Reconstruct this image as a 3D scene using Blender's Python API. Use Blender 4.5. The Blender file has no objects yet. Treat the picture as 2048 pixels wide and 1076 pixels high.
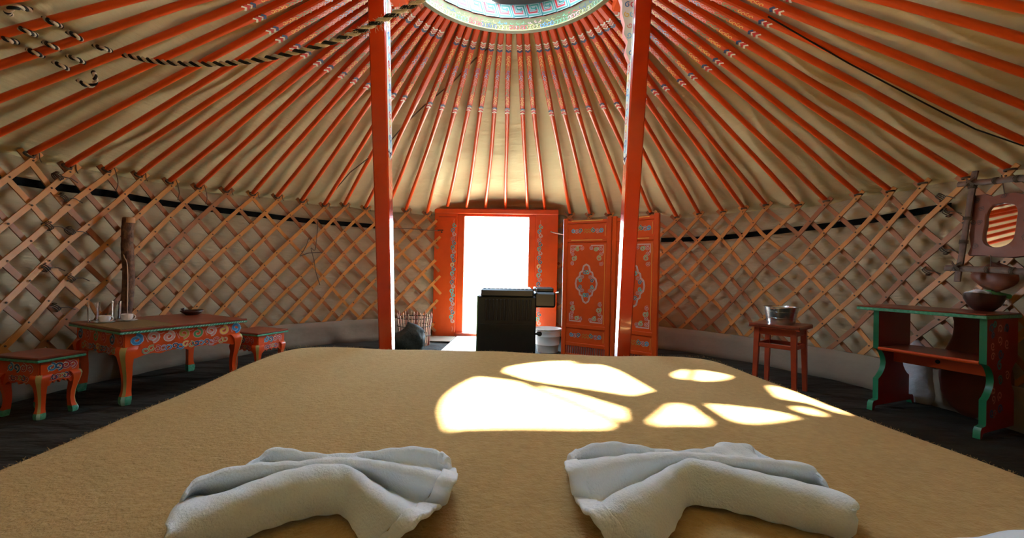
import bpy, math, random
from math import sin, cos, pi, radians, sqrt, atan2, hypot
from mathutils import Vector, Matrix
random.seed(7)
S = bpy.context.scene
C = S.collection

# ------------------------------------------------------------------ camera
F, ROLL, PIT, H = 824.0, radians(1.22), radians(0.25), 0.80
cr, sr, cp, sp = cos(ROLL), sin(ROLL), cos(PIT), sin(PIT)
FWD = Vector((0, cp, sp)); U0 = Vector((0, -sp, cp)); R0 = Vector((1, 0, 0))
RT = R0 * cr + U0 * sr; UP = U0 * cr - R0 * sr
cam = bpy.data.objects.new('camera', bpy.data.cameras.new('camera')); C.objects.link(cam)
M = Matrix((RT, UP, -FWD)).transposed().to_4x4(); M.translation = Vector((0, 0, H)); cam.matrix_world = M
cam.data.sensor_width = 36; cam.data.lens = 36 * F / 2048; cam.data.clip_start = 0.02
S.camera = cam
def ray(px, py):
    return FWD + RT * ((px - 1024) / F) + UP * ((538 - py) / F)
def at(px, py, Y):                      # point of the place seen at a pixel, at a distance Y
    d = ray(px, py); return Vector((0, 0, H)) + d * (Y / d.y)
def atz(px, py, z):                     # ... at a height z
    d = ray(px, py); return Vector((0, 0, H)) + d * ((z - H) / d.z)
CX, CY, RW = -0.04, 2.2, 2.85           # centre and radius of the round wall
def atr(px, py, r):                     # ... on the cylinder of radius r about the tent's axis
    d = ray(px, py); a = d.x ** 2 + d.y ** 2; b = -2 * (d.x * CX + d.y * CY); c = CX * CX + CY * CY - r * r
    t = (-b + sqrt(b * b - 4 * a * c)) / (2 * a); return Vector((0, 0, H)) + d * t
def pol(az, r, z=0.0):
    return Vector((CX + r * sin(az), CY + r * cos(az), z))

# ------------------------------------------------------------------ light
w = bpy.data.worlds.new('sky'); S.world = w; w.use_nodes = True
bg = w.node_tree.nodes['Background']; bg.inputs[0].default_value = (0.56, 0.78, 1.0, 1); bg.inputs[1].default_value = 27.0
sun = bpy.data.lights.new('sun', 'SUN'); so = bpy.data.objects.new('sun', sun); C.objects.link(so)
sun.energy = 75; sun.color = (1, 0.94, 0.82); sun.angle = radians(1.3)
SD = Vector((0.44, -0.90, -2.13)).normalized()
so.rotation_euler = SD.to_track_quat('-Z', 'Y').to_euler()
def area(name, loc, direction, sx, sy, e, col, portal=False):
    l = bpy.data.lights.new(name, 'AREA'); l.shape = 'RECTANGLE'; l.size = sx; l.size_y = sy; l.energy = e; l.color = col
    l.cycles.is_portal = portal
    o = bpy.data.objects.new(name, l); C.objects.link(o); o.location = loc
    o.rotation_euler = Vector(direction).to_track_quat('-Z', 'Y').to_euler(); return o
area('crown_daylight', (CX, CY, 3.0), (0, 0, -1), 1.7, 1.7, 1, (1, 1, 1), True)
area('door_daylight', (-0.17, 5.35, 0.75), (0, -1, 0), 0.95, 1.5, 1, (1, 1, 1), True)
S.view_settings.view_transform = 'Standard'; S.view_settings.look = 'None'
S.view_settings.exposure = 0.15; S.view_settings.gamma = 1; S.view_settings.use_curve_mapping = False
S.cycles.diffuse_bounces = 5; S.cycles.max_bounces = 8; S.cycles.sample_clamp_indirect = 20

# ------------------------------------------------------------------ materials
def mat(name, col, rough=0.6, metal=0.0, noise=None, bump=None, coat=0.0, spec=0.5, trans=0.0, mapping=None):
    m = bpy.data.materials.new(name); m.use_nodes = True; nt = m.node_tree; b = nt.nodes['Principled BSDF']
    b.inputs['Base Color'].default_value = (*col, 1); b.inputs['Roughness'].default_value = rough
    b.inputs['Metallic'].default_value = metal; b.inputs['Coat Weight'].default_value = coat
    b.inputs['Specular IOR Level'].default_value = spec; b.inputs['Transmission Weight'].default_value = trans
    L = nt.links.new; tc = nt.nodes.new('ShaderNodeTexCoord'); src = tc.outputs['Object']
    if mapping:
        mp = nt.nodes.new('ShaderNodeMapping'); mp.inputs['Scale'].default_value = mapping; L(src, mp.inputs[0]); src = mp.outputs[0]
    if noise:       # (scale, second colour, contrast)
        n = nt.nodes.new('ShaderNodeTexNoise'); n.inputs['Scale'].default_value = noise[0]; n.inputs['Detail'].default_value = 5
        L(src, n.inputs['Vector']); r = nt.nodes.new('ShaderNodeMapRange')
        r.inputs[1].default_value = 0.5 - noise[2]; r.inputs[2].default_value = 0.5 + noise[2]; L(n.outputs[0], r.inputs[0])
        x = nt.nodes.new('ShaderNodeMix'); x.data_type = 'RGBA'; x.inputs[6].default_value = (*col, 1); x.inputs[7].default_value = (*noise[1], 1)
        L(r.outputs[0], x.inputs[0]); L(x.outputs[2], b.inputs['Base Color'])
    if bump:        # list of (scale, strength, distance, stretch)
        prev = None
        for (sc, st, dist, stretch) in bump:
            n = nt.nodes.new('ShaderNodeTexNoise'); n.inputs['Scale'].default_value = sc; n.inputs['Detail'].default_value = 4
            mp = nt.nodes.new('ShaderNodeMapping'); mp.inputs['Scale'].default_value = stretch
            L(tc.outputs['Object'], mp.inputs[0]); L(mp.outputs[0], n.inputs['Vector'])
            k = nt.nodes.new('ShaderNodeBump'); k.inputs['Strength'].default_value = st; k.inputs['Distance'].default_value = dist
            L(n.outputs[0], k.inputs['Height'])
            if prev: L(prev.outputs[0], k.inputs['Normal'])
            prev = k
        L(prev.outputs[0], b.inputs['Normal'])
    return m
ONE = (1, 1, 1)
orange = mat('orange_paint', (0.78, 0.100, 0.010), 0.36, noise=(6, (0.64, 0.072, 0.007), 0.3), bump=[(30, 0.15, 0.002, ONE)])
orange_gloss = mat('orange_gloss_paint', (0.56, 0.042, 0.004), 0.16, coat=0.7, noise=(5, (0.46, 0.032, 0.004), 0.3))
orange_dull = mat('worn_orange_paint', (0.52, 0.07, 0.014), 0.5, noise=(14, (0.36, 0.05, 0.015), 0.25))
redbrown = mat('red_brown_table_paint', (0.30, 0.055, 0.022), 0.3, noise=(18, (0.16, 0.04, 0.02), 0.25))
darkred = mat('dark_red_paint', (0.30, 0.012, 0.008), 0.4)
P = {}
for n, c in dict(white=(0.80, 0.78, 0.66), pink=(0.78, 0.33, 0.27), blue=(0.05, 0.24, 0.48), navy=(0.02, 0.05, 0.14), green=(0.10, 0.36, 0.12),
                 olive=(0.42, 0.38, 0.07), red=(0.60, 0.03, 0.03), yellow=(0.88, 0.60, 0.12), teal=(0.04, 0.40, 0.32), mint=(0.48, 0.78, 0.68),
                 black=(0.02, 0.02, 0.02), gold=(0.52, 0.44, 0.14), sky=(0.25, 0.55, 0.75)).items():
    P[n] = mat(n + '_paint', c, 0.4)
green_edge = mat('green_edge_paint', (0.02, 0.28, 0.13), 0.35, noise=(60, (0.16, 0.48, 0.32), 0.2))
ochre = mat('ochre_ring_paint', (0.17, 0.14, 0.04), 0.6, noise=(30, (0.12, 0.13, 0.04), 0.25))
canvas = mat('roof_canvas', (0.58, 0.52, 0.30), 0.85, noise=(1.6, (0.51, 0.455, 0.25), 0.25),
             bump=[(1.5, 0.5, 0.05, (1, 1, 9)), (5, 0.35, 0.02, (1, 1, 6)), (160, 0.2, 0.002, ONE)])
wallcloth = mat('wall_cloth', (0.49, 0.415, 0.265), 0.9, noise=(2.2, (0.41, 0.34, 0.205), 0.25),
                bump=[(2.5, 0.5, 0.04, (1, 1, 3)), (9, 0.4, 0.015, (1, 1, 3)), (200, 0.2, 0.001, ONE)])
skirtcloth = mat('skirt_cloth', (0.26, 0.215, 0.145), 0.9, noise=(3, (0.20, 0.165, 0.11), 0.25), bump=[(4, 0.5, 0.03, (1, 1, 1.5))])
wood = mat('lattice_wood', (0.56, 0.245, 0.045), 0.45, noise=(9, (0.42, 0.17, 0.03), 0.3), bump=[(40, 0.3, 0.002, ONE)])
wood_shade = mat('lattice_wood_shade', (0.33, 0.12, 0.024), 0.5, noise=(9, (0.24, 0.085, 0.02), 0.3), bump=[(40, 0.3, 0.002, ONE)])  # darker copy of the lattice wood: shade on the back slats put into colour
bark = mat('bark', (0.085, 0.045, 0.028), 0.85, noise=(28, (0.20, 0.10, 0.05), 0.12), bump=[(45, 1.0, 0.012, (1, 1, 0.5))])
cutwood = mat('cut_wood', (0.50, 0.27, 0.11), 0.7)
stick = mat('dark_stick', (0.085, 0.05, 0.035), 0.6, noise=(30, (0.15, 0.08, 0.05), 0.2), bump=[(60, 0.6, 0.004, ONE)])
leather = mat('leather', (0.20, 0.055, 0.022), 0.5, noise=(8, (0.13, 0.04, 0.02), 0.3), bump=[(50, 0.3, 0.003, ONE)])
darkleather = mat('dark_leather', (0.06, 0.028, 0.018), 0.4, bump=[(30, 0.3, 0.004, ONE)])
strapm = mat('black_strap', (0.006, 0.007, 0.007), 0.9, spec=0.05)
felt = mat('blanket_felt', (0.53, 0.345, 0.140), 0.95, noise=(55, (0.43, 0.27, 0.10), 0.25), spec=0.1,
           bump=[(60, 0.6, 0.008, (1, 1.6, 1)), (180, 0.9, 0.004, ONE), (420, 0.6, 0.0015, ONE)])
terry = mat('white_terry', (0.83, 0.91, 0.98), 0.95, spec=0.1, bump=[(260, 0.8, 0.003, ONE), (700, 0.5, 0.0015, ONE)])
terry2 = mat('white_terry_hem', (0.85, 0.92, 0.99), 0.9, spec=0.1, bump=[(90, 0.9, 0.006, ONE)])
for m_ in (terry, terry2): m_.node_tree.nodes['Principled BSDF'].inputs['Sheen Weight'].default_value = 0.5
felt.node_tree.nodes['Principled BSDF'].inputs['Sheen Weight'].default_value = 0.25; felt.node_tree.nodes['Principled BSDF'].inputs['Sheen Tint'].default_value = (0.9, 0.75, 0.5, 1)
paleboard = mat('pale_floor_mat', (0.80, 0.78, 0.72), 0.7, bump=[(60, 0.3, 0.002, ONE)])
plain_green = mat('plain_green_paint', (0.015, 0.20, 0.085), 0.4)
floorm = mat('dark_floor_cloth', (0.032, 0.029, 0.019), 0.85, noise=(3, (0.020, 0.018, 0.012), 0.3), spec=0.25, bump=[(2.2, 0.9, 0.06, (1, 3, 1)), (7, 0.5, 0.02, (2, 1, 1))])
iron = mat('black_iron', (0.008, 0.010, 0.011), 0.5, noise=(20, (0.014, 0.016, 0.017), 0.3), spec=0.35)
iron2 = mat('black_enamel', (0.012, 0.015, 0.017), 0.3)
tin = mat('tin', (0.62, 0.66, 0.66), 0.25, metal=1.0, bump=[(12, 0.2, 0.004, ONE)])
whitemetal = mat('white_enamel', (0.74, 0.76, 0.72), 0.35)
china = mat('china', (0.75, 0.72, 0.66), 0.25)
glassm = mat('clear_glass', (1, 1, 1), 0.03, trans=1.0); glassm.node_tree.nodes['Principled BSDF'].inputs['IOR'].default_value = 1.45
mirrorm = mat('mirror_glass', (0.93, 0.93, 0.93), 0.02, metal=1.0)
mat_b = mat('bamboo_mat', (0.42, 0.30, 0.12), 0.6, noise=(60, (0.22, 0.17, 0.07), 0.2), mapping=(1, 8, 1))
bagm = mat('dark_green_sack', (0.018, 0.025, 0.016), 0.8, noise=(10, (0.035, 0.042, 0.028), 0.3), bump=[(12, 0.8, 0.02, ONE)])
twine = mat('hair_twine', (0.10, 0.07, 0.045), 0.9)
ropew = mat('pale_rope_strand', (0.60, 0.52, 0.38), 0.95, bump=[(200, 0.8, 0.003, ONE)])
ropeb = mat('black_rope_strand', (0.012, 0.011, 0.010), 0.95, bump=[(200, 0.8, 0.003, ONE)])
grass = mat('steppe_ground', (0.58, 0.56, 0.46), 0.95, noise=(0.6, (0.50, 0.50, 0.40), 0.3))
coverm = mat('grey_crown_cover', (0.10, 0.10, 0.11), 0.8)
palewood = mat('pale_wood', (0.62, 0.40, 0.24), 0.5)

# ------------------------------------------------------------------ mesh helpers
class MB:
    def __init__(s): s.v = []; s.f = []; s.m = []
    def add(s, vs, fs, m=0):
        o = len(s.v); s.v += [tuple(v) for v in vs]; s.f += [tuple(i + o for i in f) for f in fs]; s.m += [m] * len(fs)
    def box(s, a, b, m=0, M=None, bev=0.0):
        x0, y0, z0 = a; x1, y1, z1 = b
        if bev:
            vs = []; e = bev
            for z, k in ((z0, 1), (z0 + e, 0), (z1 - e, 0), (z1, 1)):
                i = e * k
                for (x, y) in ((x0 + e, y0 + i), (x1 - e, y0 + i), (x1 - i, y0 + e), (x1 - i, y1 - e), (x1 - e, y1 - i), (x0 + e, y1 - i), (x0 + i, y1 - e), (x0 + i, y0 + e)):
                    vs.append(Vector((x, y, z)))
            fs = [tuple(range(7, -1, -1)), tuple(range(24, 32))]
            for r in range(3):
                for k in range(8): fs.append((r * 8 + k, r * 8 + (k + 1) % 8, r * 8 + 8 + (k + 1) % 8, r * 8 + 8 + k))
        else:
            vs = [Vector((x, y, z)) for z in (z0, z1) for (x, y) in ((x0, y0), (x1, y0), (x1, y1), (x0, y1))]
            fs = [(3, 2, 1, 0), (4, 5, 6, 7), (0, 1, 5, 4), (1, 2, 6, 5), (2, 3, 7, 6), (3, 0, 4, 7)]
        if M: vs = [M @ v for v in vs]
        s.add(vs, fs, m)
    def loft(s, rings, m=0, cap=True, closed=True):
        n = len(rings[0]); vs = [p for r in rings for p in r]; fs = []
        for i in range(len(rings) - 1):
            for k in range(n if closed else n - 1):
                fs.append((i * n + k, i * n + (k + 1) % n, (i + 1) * n + (k + 1) % n, (i + 1) * n + k))
        if cap and closed: fs += [tuple(range(n - 1, -1, -1)), tuple((len(rings) - 1) * n + k for k in range(n))]
        s.add(vs, fs, m)
    def tube(s, pts, r, m=0, n=8, flat=None, up=None, cap=True):
        pts = [Vector(p) for p in pts]; rings = []; prev = None
        for i, p in enumerate(pts):
            t = (pts[min(i + 1, len(pts) - 1)] - pts[max(i - 1, 0)]).normalized()
            if up is not None:
                u = up(p) if callable(up) else Vector(up)
                a = t.cross(u)
            else:
                if prev is None: a = t.cross(Vector((0, 0, 1)) if abs(t.z) < 0.9 else Vector((1, 0, 0)))
                else: a = prev - t * prev.dot(t)
            a.normalize(); prev = a; b = a.cross(t)
            rr = r[i] if isinstance(r, (list, tuple)) else r
            ra, rb = (rr, rr) if flat is None else (rr, rr * flat)
            rings.append([p + a * (cos(2 * pi * k / n + pi / n) * ra) + b * (sin(2 * pi * k / n + pi / n) * rb) for k in range(n)])
        s.loft(rings, m, cap)
    def lathe(s, prof, n=24, m=0, M=None):
        rings = []
        for (r, z) in prof:
            ring = [Vector((r * cos(2 * pi * k / n), r * sin(2 * pi * k / n), z)) for k in range(n)]
            rings.append([M @ v for v in ring] if M else ring)
        s.loft(rings, m, False)
    def prism(s, outline, f, d0, d1, m=0, mside=None):       # 2D outline through a mapping f(u,v,off)
        n = len(outline); a = [f(u, v, d0) for u, v in outline]; b = [f(u, v, d1) for u, v in outline]
        s.add(a + b, [tuple(range(n - 1, -1, -1)), tuple(range(n, 2 * n))], m)
        s.add(a + b, [(k, (k + 1) % n, n + (k + 1) % n, n + k) for k in range(n)], m if mside is None else mside)
    def ribbon(s, pts, wd, f, off, m):
        L = []; Rr = []; n = len(pts)
        for i in range(n):
            a = pts[max(i - 1, 0)]; b = pts[min(i + 1, n - 1)]; dx, dy = b[0] - a[0], b[1] - a[1]; l = hypot(dx, dy) or 1
            nx, ny = -dy / l * wd / 2, dx / l * wd / 2
            L.append(f(pts[i][0] + nx, pts[i][1] + ny, off)); Rr.append(f(pts[i][0] - nx, pts[i][1] - ny, off))
        s.add(L + Rr, [(i, i + 1, n + i + 1, n + i) for i in range(n - 1)], m)
    def paint(s, pts, wd, f, m, base=None, off=0.0009):
        if base is not None: s.ribbon(pts, wd * 1.75, f, off, base)
        s.ribbon(pts, wd, f, off * 1.8, m)
    def grid(s, rows, m=0, closed=False):
        s.loft(rows, m, False, closed)
    def build(s, name, mats, parent=None, smooth=35, M=None):
        me = bpy.data.meshes.new(name); me.from_pydata([Vector(v) for v in s.v], [], s.f)
        mats = mats if isinstance(mats, (list, tuple)) else [mats]
        for x in mats: me.materials.append(x)
        for p, k in zip(me.polygons, s.m): p.material_index = k
        if smooth:
            for p in me.polygons: p.use_smooth = True
            me.set_sharp_from_angle(angle=radians(smooth))
        me.update(); o = bpy.data.objects.new(name, me); C.objects.link(o)
        if parent: o.parent = parent
        if M is not None: o.matrix_local = M
        return o
def tag(o, label, cat, group=None, kind=None):
    if label: o['label'] = label
    if cat: o['category'] = cat
    if group: o['group'] = group
    if kind: o['kind'] = kind
    return o
def struct(o, label=None):
    o['kind'] = 'structure'
    if label: o['label'] = label
    return o
def thing(name, label, cat, loc=(0, 0, 0), rz=0, group=None):
    o = bpy.data.objects.new(name, None); C.objects.link(o); o.location = loc; o.rotation_euler = (0, 0, rz); o.empty_display_size = 0.1
    return tag(o, label, cat, group)
def rebase(o, loc):       # moves a mesh object's origin to loc without moving the mesh
    loc = Vector(loc); o.data.transform(Matrix.Translation(-loc)); o.location = loc; return o
def dup(root, loc, rz=None, label=None):
    r = root.copy(); C.objects.link(r); r.location = loc
    if rz is not None: r.rotation_euler = (0, 0, rz)
    if label: r['label'] = label
    for ch in list(root.children):
        c = ch.copy(); C.objects.link(c); c.parent = r
        for g in ch.children:
            d = g.copy(); C.objects.link(d); d.parent = c
    return r
def smoothpts(pts, per=6):            # Catmull-Rom through points of any dimension
    P_ = [Vector(p) for p in pts]; out = []
    for i in range(len(P_) - 1):
        p0, p1, p2, p3 = P_[max(i - 1, 0)], P_[i], P_[i + 1], P_[min(i + 2, len(P_) - 1)]
        for k in range(per):
            t = k / per; out.append(0.5 * ((2 * p1) + (p2 - p0) * t + (2 * p0 - 5 * p1 + 4 * p2 - p3) * t * t + (3 * p1 - p0 - 3 * p2 + p3) * t ** 3))
    out.append(P_[-1]); return out
def resample(pts, n):
    d = [0]
    for i in range(1, len(pts)): d.append(d[-1] + (pts[i] - pts[i - 1]).length)
    out = []; j = 0
    for k in range(n):
        t = d[-1] * k / (n - 1)
        while j < len(d) - 2 and d[j + 1] < t: j += 1
        q = (t - d[j]) / max(d[j + 1] - d[j], 1e-9); out.append(pts[j].lerp(pts[j + 1], min(max(q, 0), 1)))
    return out
def spiral(cx, cy, r, a0, turns=1.25, d=1, n=14, r1=0.22):
    return [(cx + r * (1 - (1 - r1) * k / n) * cos(a0 + d * turns * 2 * pi * k / n), cy + r * (1 - (1 - r1) * k / n) * sin(a0 + d * turns * 2 * pi * k / n)) for k in range(n + 1)]
# paint slots shared by every painted part
PK = ['white', 'pink', 'blue', 'navy', 'green', 'olive', 'red', 'yellow', 'teal', 'mint', 'black', 'gold', 'sky']
def PI_(n, off=1): return PK.index(n) + off
def slots(*base): return list(base) + [P[k] for k in PK]
ORD = 'first second third fourth fifth sixth seventh eighth ninth tenth eleventh twelfth thirteenth fourteenth fifteenth sixteenth seventeenth eighteenth nineteenth twentieth twenty-first twenty-second twenty-third twenty-fourth twenty-fifth twenty-sixth twenty-seventh twenty-eighth twenty-ninth thirtieth thirty-first thirty-second thirty-third thirty-fourth thirty-fifth thirty-sixth thirty-seventh thirty-eighth thirty-ninth fortieth'.split()

# ------------------------------------------------------------------ roof pole positions, read off the wall's top edge
EAVE = [(58.6, 306), (134, 330), (213, 337), (277, 348), (339, 361), (396, 372), (452, 379), (505, 386), (554, 391.5), (604, 400), (649, 408), (689, 408), (731, 414), (775, 417), (812, 419), (854, 425)]
DOORP = [(894, 412.5), (933, 415), (971, 416), (1011, 417), (1055, 419.5), (1091, 419.5)]
EAVE2 = [(1140.6, 428), (1180, 428), (1219, 428), (1261, 427), (1303, 425), (1354, 433), (1398, 426), (1446, 422), (1488, 415), (1531.5, 408), (1597, 408), (1653, 400), (1717, 387), (1781, 380), (1845.5, 364), (1935, 352.5), (2021, 336)]
def az_of(p): return atan2(p.x - CX, p.y - CY)
poles = []
for (x, y) in EAVE: p = atr(x, y, RW); poles.append((az_of(p), p.z))
for (x, y) in DOORP: p = atr(x, y, RW - 0.02); poles.append((az_of(p), p.z))
for (x, y) in EAVE2: p = atr(x, y, RW); poles.append((az_of(p), p.z))
NV = len(poles); SPC = radians(4.34)
a, z0_ = poles[0]; left_extra = []
while a > -pi + 0.12: a -= SPC; left_extra.append((a, 1.44))
a = poles[-1][0]; right_extra = []
while a < pi - 0.12: a += SPC; right_extra.append((a, 1.44))
left_extra = left_extra[::-1]; poles = left_extra + poles + right_extra; I0 = len(left_extra); ILD = I0 + 15; IRD = I0 + 22
ZE = 1.43
def az_idx(i):
    k = int(math.floor(i)); k = max(0, min(len(poles) - 2, k)); return poles[k][0] + (poles[k + 1][0] - poles[k][0]) * (i - k)
def z_idx(i):
    k = int(math.floor(i)); k = max(0, min(len(poles) - 2, k)); return poles[k][1] + (poles[k + 1][1] - poles[k][1]) * min(max(i - k, 0), 1)
ZC = 2.449; RC = 0.655; SL = (2.485 - ZE) / (RW - RC)

# ------------------------------------------------------------------ setting: ground, floor, wall cloth, roof canvas
b = MB(); b.add([(-40, 4.95, -0.06), (40, 4.95, -0.06), (40, 90, -0.3), (-40, 90, -0.3)], [(0, 1, 2, 3)])
b.add([(-40, -40, -0.06), (40, -40, -0.06), (40, 4.95, -0.06), (-40, 4.95, -0.06)], [(0, 1, 2, 3)])
struct(b.build('ground', grass, smooth=0), 'sunlit open steppe ground beyond the doorway')
b = MB(); n = 96
rings = [[pol(2 * pi * k / n, r, 0.0 + 0.006 * sin(k * 1.7 + r * 5)) for k in range(n)] for r in (3.0, 2.4, 1.6, 0.8, 0.05)]
b.grid(rings, closed=True); b.add([pol(2 * pi * k / n, 0.05, 0) for k in range(n)], [tuple(range(n - 1, -1, -1))])
o = b.build('floor', floorm); struct(o, 'dark grey green cloth covered floor')
DL = poles[ILD][0] + radians(0.2); DR = poles[IRD][0] - radians(0.2)
def wall(name, a0, a1, r, z0, z1, m, wob=0.008, n=150, lab=None, nz=8):
    b = MB(); rows = []
    for i in range(nz + 1):
        z = z0 + (z1 - z0) * i / nz
        rows.append([pol(a0 + (a1 - a0) * k / n, r + wob * sin(k * 0.9 + i * 1.3) * sin(k * 0.37), z) for k in range(n + 1)])
    b.grid(rows); o = b.build(name, m, smooth=60); struct(o, lab); md = o.modifiers.new('thick', 'SOLIDIFY'); md.thickness = 0.02; md.offset = 0; return o
wall('wall_left', -pi, DL + radians(4.0), 2.93, -0.05, ZE + 0.07, wallcloth, lab='beige cloth wall left of the door')
wall('wall_right', DR - radians(4.0), pi, 2.93, -0.05, ZE + 0.07, wallcloth, lab='beige cloth wall right of the door')
wall('baseboard_left', -pi, DL - radians(0.1), 2.765, -0.01, 0.235, skirtcloth, 0.012, lab='low brown grey canvas skirt along the wall left of the door', nz=4)
wall('baseboard_right', DR + radians(0.3), pi, 2.765, -0.01, 0.235, skirtcloth, 0.012, lab='low brown grey canvas skirt along the wall right of the door', nz=4)
def zfoot(az):
    k = 0
    while k < len(poles) - 2 and poles[k + 1][0] < az: k += 1
    q = (az - poles[k][0]) / (poles[k + 1][0] - poles[k][0]); return poles[k][1] + (poles[k + 1][1] - poles[k][1]) * min(max(q, 0), 1)
b = MB(); n = 332; rows = []
for i in range(37):
    t = i / 36; r = 3.0 + (0.64 - 3.0) * t; row = []
    for k in range(n):
        az = -pi + 2 * pi * k / n
        zf = zfoot(az); z = zf + (2.485 - zf) / (RW - RC) * (RW - r) + 0.046 - max(0, r - RW) * 0.5 + 0.010 * sin(az * 9 + r * 4) * sin(r * 6) + 0.006 * sin(az * 31 + r * 9)
        row.append(pol(az, r, z))
    rows.append(row)
b.grid(rows, closed=True); o = b.build('ceiling', canvas, smooth=80); struct(o, 'beige canvas roof lining above the orange poles')
md = o.modifiers.new('thick', 'SOLIDIFY'); md.thickness = 0.03; md.offset = -1

# ------------------------------------------------------------------ roof poles
def pole_mesh(seed, plain=False):
    rnd = random.Random(seed); b = MB(); L = 1.0; n = 12; rings = []
    LL = sqrt((RW - RC) ** 2 + (2.485 - ZE) ** 2)
    bx, by = rnd.uniform(-0.006, 0.006), rnd.uniform(-0.004, 0.004)
    for i in range(15):
        t = i / 14; sq = min(1, max(0, (t - 0.55) / 0.15)); rr = 0.0180 + 0.0025 * sq
        cx = bx * sin(pi * t) + 0.003 * sin(t * 9 + seed); cz = by * sin(pi * t)
        ring = []
        for k in range(16):
            a = 2 * pi * k / 16 + pi / 16; ca, sa = cos(a), sin(a); q = max(abs(ca), abs(sa)); f = 1 / (q ** (sq * 0.93)) if sq else 1
            ring.append(Vector((cx + ca * rr * f, t * LL, cz + sa * rr * f)))
        rings.append(ring)
    b.loft(rings)
    if not plain:
        def fm(u, v, off):
            t = v / LL; return Vector((u + bx * sin(pi * t) + 0.003 * sin(t * 9 + seed), v, -0.0218 + by * sin(pi * t) - off))
        top = LL
        def chev(v, c1, c2, d):
            for q, (c, wd) in enumerate(((PI_('white'), 0.011), (c1, 0.011), (PI_('white'), 0.007), (c2, 0.015))):
                v0 = v + d * q * 0.016
                b.ribbon([(-0.0185, v0), (0, v0 + d * 0.013), (0.0185, v0)], wd, fm, 0.001 + q * 0.0002, c)
        chev(top - 0.125, PI_('pink'), PI_('navy'), -1); chev(top - 0.815, PI_('red'), PI_('navy'), 1)
        cols = [PI_(c) for c in ('yellow', 'yellow', 'olive', 'blue', 'sky', 'pink', 'pink', 'green', 'green', 'yellow', 'yellow')]
        v = top - 0.235; k = 0
        while v > top - 0.72:
            c = cols[min(len(cols) - 1, int((top - 0.235 - v) / 0.485 * len(cols)))]; d = 1 if k % 2 else -1
            pts = spiral(0.002 * d, v, 0.0125, -pi / 2 * d + pi / 2, 0.85, d, 9, 0.45)
            pass
            b.ribbon(pts, 0.0043, fm, 0.0012, c); v -= 0.0225; k += 1
    return b, LL
pm = []
for sd in range(4):
    b, LL = pole_mesh(sd); o = b.build('roof_pole', slots(orange)); pm.append(o.data); bpy.data.objects.remove(o)
b, LL = pole_mesh(9, True); o = b.build('roof_pole', slots(orange)); pm.append(o.data); bpy.data.objects.remove(o)
def pole_label(j):
    deco = 'plain orange roof pole without painting' if j in PLAIN else 'orange roof pole with painted scrolls'
    if j <= ILD: return deco + ', %s to the left of the door frame' % ORD[ILD - j]
    if j >= IRD: return deco + ', %s to the right of the door frame' % ORD[j - IRD]
    return deco + ' over the doorway, %s from its left' % ORD[j - ILD - 1]
PLAIN = {ILD - 3}
for j, (az, z) in enumerate(poles):
    if not (I0 - 11 <= j <= IRD + 26): continue
    p0 = pol(az, RW - 0.01, z); p1 = pol(az, RC - 0.01, 2.485)
    if ILD < j < IRD: p0 = pol(az, RW - 0.08, z)
    d = p1 - p0; y = d.normalized(); x = y.cross(Vector((0, 0, 1))).normalized(); zz = x.cross(y)
    Mx = Matrix((x, y * (d.length / LL), zz)).transposed().to_4x4(); Mx.translation = p0
    o = bpy.data.objects.new('roof_pole', pm[4] if j in PLAIN else pm[(j * 7) % 4]); C.objects.link(o); o.matrix_world = Mx
    tag(o, pole_label(j), 'roof pole', 'orange painted roof poles')

# ------------------------------------------------------------------ roof crown
cen = Vector((CX, CY, 0))
crown = thing('crown_wheel', 'round painted roof crown ring with key pattern band at the top of the tent', 'crown', (CX, CY, ZC))
def cyl(r, z0):
    def f(u, v, off): a = u / r; rr = r - off; return Vector((rr * sin(a), rr * cos(a), z0 + v - ZC))
    return f
def ringsec(b, prof, m, n=96):
    rings = [[Vector((r * sin(2 * pi * k / n), r * cos(2 * pi * k / n), z - ZC)) for r, z in prof] for k in range(n + 1)]
    b.loft(rings, m, False)
b = MB(); ringsec(b, [(0.628, 2.449), (0.618, 2.533), (0.63, 2.535), (0.66, 2.53), (0.66, 2.449), (0.628, 2.449)], 0)
f = cyl(0.626, 2.449)
def fs(u, v, off): a = u / 0.626; rr = 0.628 - 0.10 * v - off; return Vector((rr * sin(a), rr * cos(a), v))
k = 0; u = 0.0; circ = 2 * pi * 0.626
segc = ['red', 'olive', 'blue', 'green', 'pink', 'olive', 'green', 'red', 'navy', 'olive']
while u < circ:
    c = segc[int(u / circ * 40) % 10]; c2 = segc[(int(u / circ * 40) + 3) % 10]
    for vv, d in ((0.022, 1), (0.056, -1)):
        pts = spiral(u + random.uniform(-.003, .003), vv, 0.0165, random.uniform(0, 6), 1.0, d, 9, 0.3)
        b.ribbon(pts, 0.0045, fs, 0.0012, PI_(c if d > 0 else c2))
        b.ribbon([(u + .008, vv - .012), (u + .012, vv), (u + .008, vv + .012)], 0.003, fs, 0.001, PI_('white' if k % 2 else c2))
    u += 0.024; k += 1
b.ribbon([(q * circ / 96, 0.005) for q in range(97)], 0.006, fs, 0.001, PI_('gold')); b.ribbon([(q * circ / 96, 0.079) for q in range(97)], 0.006, fs, 0.0015, PI_('red'))
b.build('scroll_ring', slots(ochre), crown)
b = MB(); ringsec(b, [(0.612, 2.530), (0.612, 2.622), (0.66, 2.622), (0.66, 2.530), (0.612, 2.530)], 0)
f = cyl(0.612, 2.530); N = 39; uw = 2 * pi * 0.612 / N
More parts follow.
